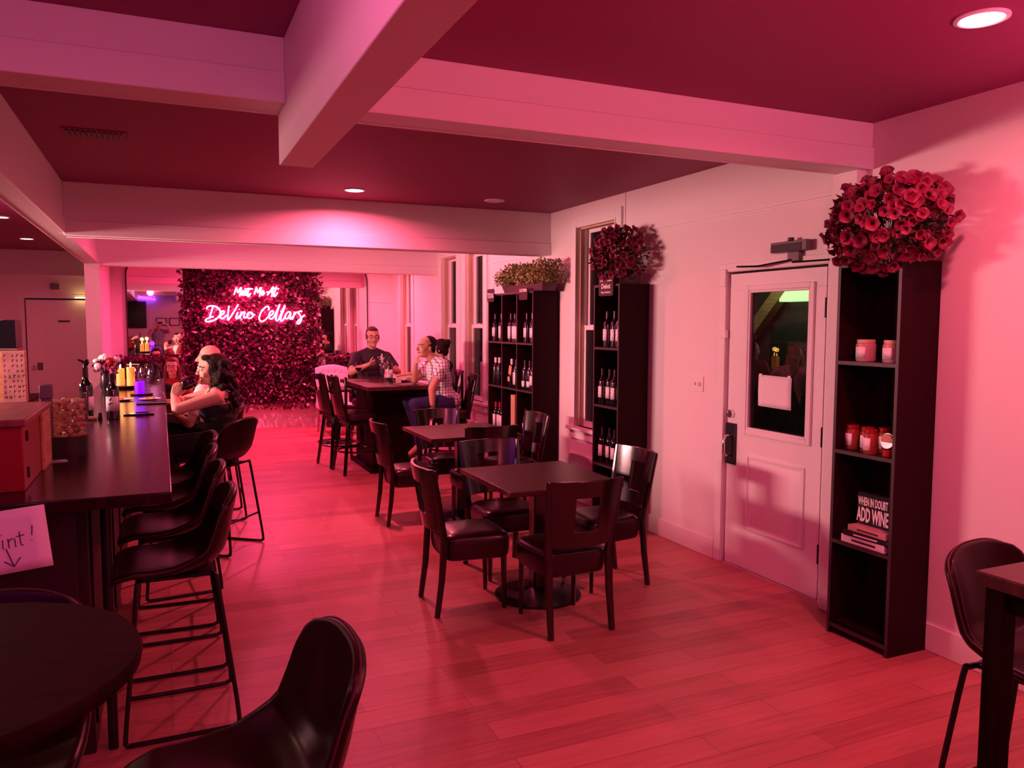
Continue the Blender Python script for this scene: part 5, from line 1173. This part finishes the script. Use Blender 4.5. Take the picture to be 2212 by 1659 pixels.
def seated(pelvis, fdir, lean=0.05, head_up=0.62, sw=0.19, knee_z=None, foot_z=0.28, **kw):
    p = V(pelvis); face = fdir; f = V((face[0], face[1], 0)).normalized(); r = V((f.y, -f.x, 0))
    nk = p+f*lean+V((0, 0, head_up-0.18)); D = dict(pelvis=p, neck=nk, head=nk+f*0.03+V((0, 0, 0.16)), face=face, shL=nk-r*sw+V((0, 0, -0.05)), shR=nk+r*sw+V((0, 0, -0.05)))
    kz = knee_z if knee_z is not None else p.z-0.0
    for sd, s_ in (('L', -1), ('R', 1)):
        D['hip'+sd] = p+r*s_*0.09; D['kn'+sd] = p+f*0.40+r*s_*0.12+V((0, 0, kz-p.z)); D['an'+sd] = D['kn'+sd]-f*0.03+V((0, 0, -0.42)); D['toe'+sd] = D['an'+sd]+f*0.15+V((0, 0, -0.045))
        D['el'+sd] = nk+r*s_*(sw+0.06)+f*0.10+V((0, 0, -0.32)); D['wr'+sd] = nk+r*s_*0.12+f*0.34+V((0, 0, -0.27)); D['hand'+sd] = (f-r*s_*0.3, (0, 0, -1), -r*s_, 0.35)
    D.update(kw); return D
# woman drinking at the bar
root, h, H = person('curly dark-haired woman in black tank top drinking red wine at the bar', seated((0.415, 6.34, 0.775), (-1, 0.08, 0.05), 0.02, 0.60, 0.165,
    neck=(0.385, 6.42, 1.195), head=(0.352, 6.43, 1.335), face=(-1, 0.06, 0.03), shL=(0.36, 6.26, 1.14), shR=(0.35, 6.58, 1.14), elL=(0.095, 6.23, 1.065), wrL=(0.075, 6.35, 1.15), elR=(0.12, 6.62, 1.08), wrR=(0.08, 6.50, 1.15),
    handL=((0.25, 0.25, 0.75), (0.3, 1, 0), (0.8, 0, 0.4), 0.85), handR=((0.25, -0.25, 0.75), (0.3, -1, 0), (0.8, 0, 0.4), 0.85), hair='curly', haircol='haird', top='blackcloth', sleeve=None, topname='tank_top', bust=1, arm=1.07, fat=1.04, hsz=0.92), 0.0055)
MB().ell(h(-0.083, -0.004, -0.045), 0.007, None, 8, 6).build('earring', 'chrome', root)
t = dup(WGF, (0, 0, 0), 0, 'wine glass with red wine tipped to the drinking woman’s mouth'.replace('’', "'"), 'wine glasses on the bar')
ax_ = V((0.86, 0.0, 0.42)).normalized(); q = V((0, 0, 1)).rotation_difference(ax_); t.rotation_mode = 'QUATERNION'; t.rotation_quaternion = q; t.location = V((0.238, 6.425, 1.272))-ax_*0.225*1.15; t.scale = (1.15,)*3
# bald man, blonde woman
person('bald older man with grey fringe seated behind the drinking woman at the bar', seated((0.42, 7.95, 0.775), (-1, 0.05, 0), 0.0, 0.64, 0.19, head=(0.405, 7.95, 1.37), neck=(0.42, 7.95, 1.22), hair='fringe', haircol='hairg', brow='hairg', top='redcloth', fat=1.1, sleeve=0.6, skin='skin'))
person('blonde woman in a white blouse mostly hidden behind the drinking woman', seated((0.42, 7.24, 0.77), (-0.75, 0.66, 0), 0.0, 0.58, 0.165, hair='long', haircol='hairb', top='whitecloth', topname='blouse', sleeve=0.7, bust=1, head=(0.365, 7.25, 1.31)))
# two low-seated people beyond the bar end
person('auburn-haired woman with glasses and crimson top facing the camera beyond the bar', seated((0.13, 11.40, 0.50), (-0.1, -1, 0), 0.02, 0.60, 0.165, hair='long', haircol='hairr', glasses=1, top='redcloth', sleeve=0.7, bust=1, smile=0.004, head=(0.12, 11.30, 1.115), neck=(0.13, 11.36, 0.97), knee_z=0.48, foot_z=0.0))
person('dark-haired person in black seen from behind just beyond the far bar end', seated((-0.10, 10.35, 0.52), (0.1, 1, 0), 0.02, 0.60, 0.17, hair='long', haircol='haird', top='blackcloth', sleeve=0.9, knee_z=0.48))
ch(0.13, 11.42, 180, 'dark dining chair of the auburn-haired woman beyond the bar', 'dark dining chairs beyond the bar')
ch(-0.10, 10.33, 0, 'dark dining chair of the person in black beyond the bar end', 'dark dining chairs beyond the bar')
# man in dark shirt at the table head
root, h, H = person('smiling man with glasses and dark short-sleeved shirt at the tall table', seated((2.53, 10.33, 0.80), (-0.05, -1, -0.06), 0.03, 0.66, 0.20,
    neck=(2.53, 10.25, 1.345), head=(2.535, 10.20, 1.515), shL=(2.73, 10.25, 1.245), shR=(2.335, 10.25, 1.25), elR=(2.215, 10.06, 1.07), wrR=(2.42, 9.92, 1.175), elL=(2.83, 10.05, 1.06), wrL=(2.66, 9.88, 1.12),
    handR=((0.85, -0.2, 0.35), (0, 0.6, 0.4), (0, -0.3, 1), 0.55), handL=((-0.8, -0.3, 0.45), (0, 0.6, 0.4), (0, -0.3, 1), 0.55), hair='short', haircol='hairg', glasses=1, top='navycloth', sleeve=0.72, collar=1, fat=1.18, arm=1.15, smile=0.006, skin='skin2', hs=1.1))
t = phone('mobile_phone', 'phone held in both hands by the smiling man in the dark shirt', (2.545, 9.855, 1.215), 0, 0.14); t.rotation_euler = (R(60), R(12), R(5))
# plaid man
root, h, H = person('balding man in pale plaid shirt and jeans, chin on hand, at the tall table', seated((3.01, 8.62, 0.79), (-1, 0.1, 0), 0.0, 0.6, 0.19,
    neck=(2.865, 8.62, 1.285), head=(2.755, 8.61, 1.425), face=(-0.97, -0.22, 0.06), headup=(-0.08, 0, 1), shL=(2.90, 8.43, 1.225), shR=(2.86, 8.80, 1.21), elL=(2.745, 8.36, 0.975), wrL=(2.755, 8.375, 0.76), elR=(2.68, 8.80, 1.045), wrR=(2.66, 8.69, 1.235),
    handL=((0.1, 0.15, -1), (-0.2, 1, 0), (-1, 0, 0), 0.3), handR=((0.15, -0.25, 0.85), (1, -0.1, 0.1), (0.2, -1, 0.2), 1.0), hipL=(3.0, 8.53, 0.79), hipR=(3.0, 8.72, 0.79), knL=(2.56, 8.44, 0.80), knR=(2.58, 8.78, 0.80), anL=(2.60, 8.38, 0.34), anR=(2.70, 8.80, 0.38), toeL=(2.475, 8.36, 0.25), toeR=(2.56, 8.80, 0.33),
    hair='receding', haircol='haird', brow='hairg', top='plaid', sleeve=0.62, collar=1, fat=1.12, arm=1.12, pants='denim', skin='skin2', hs=1.05), 0.0055)
MB().tube([V((2.757, 8.374, 0.775))-root.location+V((0.03*math.cos(a), 0.03*math.sin(a), 0)) for a in [2*PI*k/18 for k in range(18)]], 0.005, 6, closed=True).box(2.72-root.location.x, 8.33-root.location.y, 0.762, 2.75-root.location.x, 8.345-root.location.y, 0.788).build('wristwatch', 'chrome', root)
# woman with bun
person('woman with a hair bun in a black top partly hidden behind the plaid-shirted man', seated((3.22, 9.46, 0.79), (-0.9, 0.35, 0), 0.02, 0.6, 0.17, head=(3.20, 9.46, 1.375), neck=(3.23, 9.45, 1.22), shL=(3.25, 9.27, 1.17), shR=(3.22, 9.63, 1.17),
    elL=(3.06, 9.22, 0.99+0.04), wrL=(2.74, 9.32, 1.035), elR=(3.0, 9.72, 1.05), wrR=(2.72, 9.62, 1.035), hair='bun', haircol='haird', top='blackcloth', sleeve=0.6, bust=1))
# photographer, seen in the left mirror
P = dict(pelvis=(-0.10, -0.42, 0.98), neck=(-0.09, -0.40, 1.47), head=(-0.07, -0.30, 1.63), face=(0.35, 1, 0), shL=(-0.28, -0.36, 1.42), shR=(0.12, -0.46, 1.42), elL=(-0.33, -0.20, 1.30), wrL=(-0.16, -0.085, 1.60), elR=(0.27, -0.33, 1.42), wrR=(0.18, -0.19, 1.62),
    handL=((0.6, 0.1, 0.6), (0.8, -0.3, -0.3), (0, 1, 0.5), 0.7), handR=((-0.6, 0.1, 0.6), (-0.8, 0.1, -0.3), (0, 1, 0.5), 0.7), hipL=(-0.19, -0.40, 0.93), hipR=(-0.01, -0.45, 0.93), knL=(-0.21, -0.40, 0.50), knR=(0.02, -0.46, 0.50), anL=(-0.21, -0.42, 0.09), anR=(0.03, -0.48, 0.09), toeL=(-0.20, -0.27, 0.04), toeR=(0.06, -0.33, 0.04),
    hair='fringe', haircol='hairg', top='greycloth', sleeve=0.7, fat=1.12, collar=1, pants='denim')
person('man in grey polo raising a phone, seen only in the left mirror', P, 0.008)
t = phone('mobile_phone', 'phone raised by the photographer, seen only in the left mirror', (0.0-0.02, -0.045, 1.70), 0, 0.15); t.rotation_euler = (R(90), 0, -YAW); t.location = (-0.022, -0.05, 1.685)

# ================================================================ things on the tall table
HT = 1.0
dup(WG, (2.30, 8.72, HT), 0, 'empty wine glass standing near the front left corner of the tall table', gw2, (1.15, 1.15, 1.1))
dup(WG, (2.36, 8.90, HT), 0, 'second empty wine glass right behind the front one on the tall table', gw2, (1.05, 1.05, 1.1))
dup(WGW, (2.21, 9.62, HT), 0, 'wine glass with red wine at the left before the smiling man', gw2)
dup(WG, (2.70, 9.78, HT), 0, 'wine glass in front of the woman with the bun', gw2)
t = thing('drinking_glass', 'short clear tumbler on the left side of the tall table', 'glass', (2.22, 9.38, HT))
MB().lathe([(0.001, 0), (0.032, 0), (0.038, 0.10), (0.036, 0.10), (0.030, 0.012), (0.001, 0.012)], n=24, cap=False).build('bowl', 'clear', t, fixn=False)
dup(PB['bird'], (2.47, 9.12, HT), R(60), 'dark wine bottle in the middle of the tall table', 'bottles on the tall table')
t = thing('candle_holder', 'white spiky candle holder beside the bottle on the tall table', 'candle', (2.44, 9.36, HT))
MB().lathe([(0.001, 0), (0.04, 0), (0.01, 0.02), (0.008, 0.2), (0.02, 0.22), (0.001, 0.22)], n=16, cap=False).build('stem', 'blackmetal', t)
MB().tube([(0, 0, 0.22), (0, 0, 0.33)], 0.008, 8).tube([(-0.03, 0, 0.26), (0.03, 0, 0.28)], 0.006, 6).tube([(-0.025, 0, 0.30), (0.02, 0, 0.25)], 0.006, 6).build('white_ornament', 'plate', t)
for x, y, lab in ((2.62, 9.12, 'oval plate with crumpled napkin on the tall table before the plaid-shirted man'), (2.60, 9.50, 'plate of food between the smiling man and the woman with the bun')):
    t = thing('plate', lab, 'plate', (x, y, HT)); MB().lathe([(0.001, 0), (0.06, 0), (0.115, 0.016), (0.113, 0.019), (0.06, 0.005), (0.001, 0.005)], n=32, cap=False).build('plate_body', 'blackplastic', t)
    b = MB()
    for k in range(5): b.ell((random.uniform(-.04, .04), random.uniform(-.04, .04), 0.028), (0.035, 0.025, 0.014), Matrix.Rotation(random.uniform(0, 3), 3, 'Z') @ Matrix.Rotation(0.3, 3, 'X'), 8, 6)
    b.build('napkin', 'whitecloth', t)
o = MB().box(-0.10, -0.07, 0, 0.10, 0.07, 0.006).build('menu_card', 'blackplastic', loc=(2.50, 8.58, HT), rz=0.1); tag(o, 'dark menu folder lying flat at the near edge of the tall table', 'menu')
o = MB().box(-0.03, -0.005, 0, 0.03, 0.005, 0.06).build('table_card', 'label', loc=(2.53, 8.95, HT), rz=0.1); tag(o, 'small white card standing beside the bottle on the tall table', 'card')

# remove the prototypes
for p_ in (CH, BC, BS, WG, WGW, WGF, *PB.values()):
    for c in list(p_.children):
        for g_ in list(c.children): bpy.data.objects.remove(g_)
        bpy.data.objects.remove(c)
    bpy.data.objects.remove(p_)
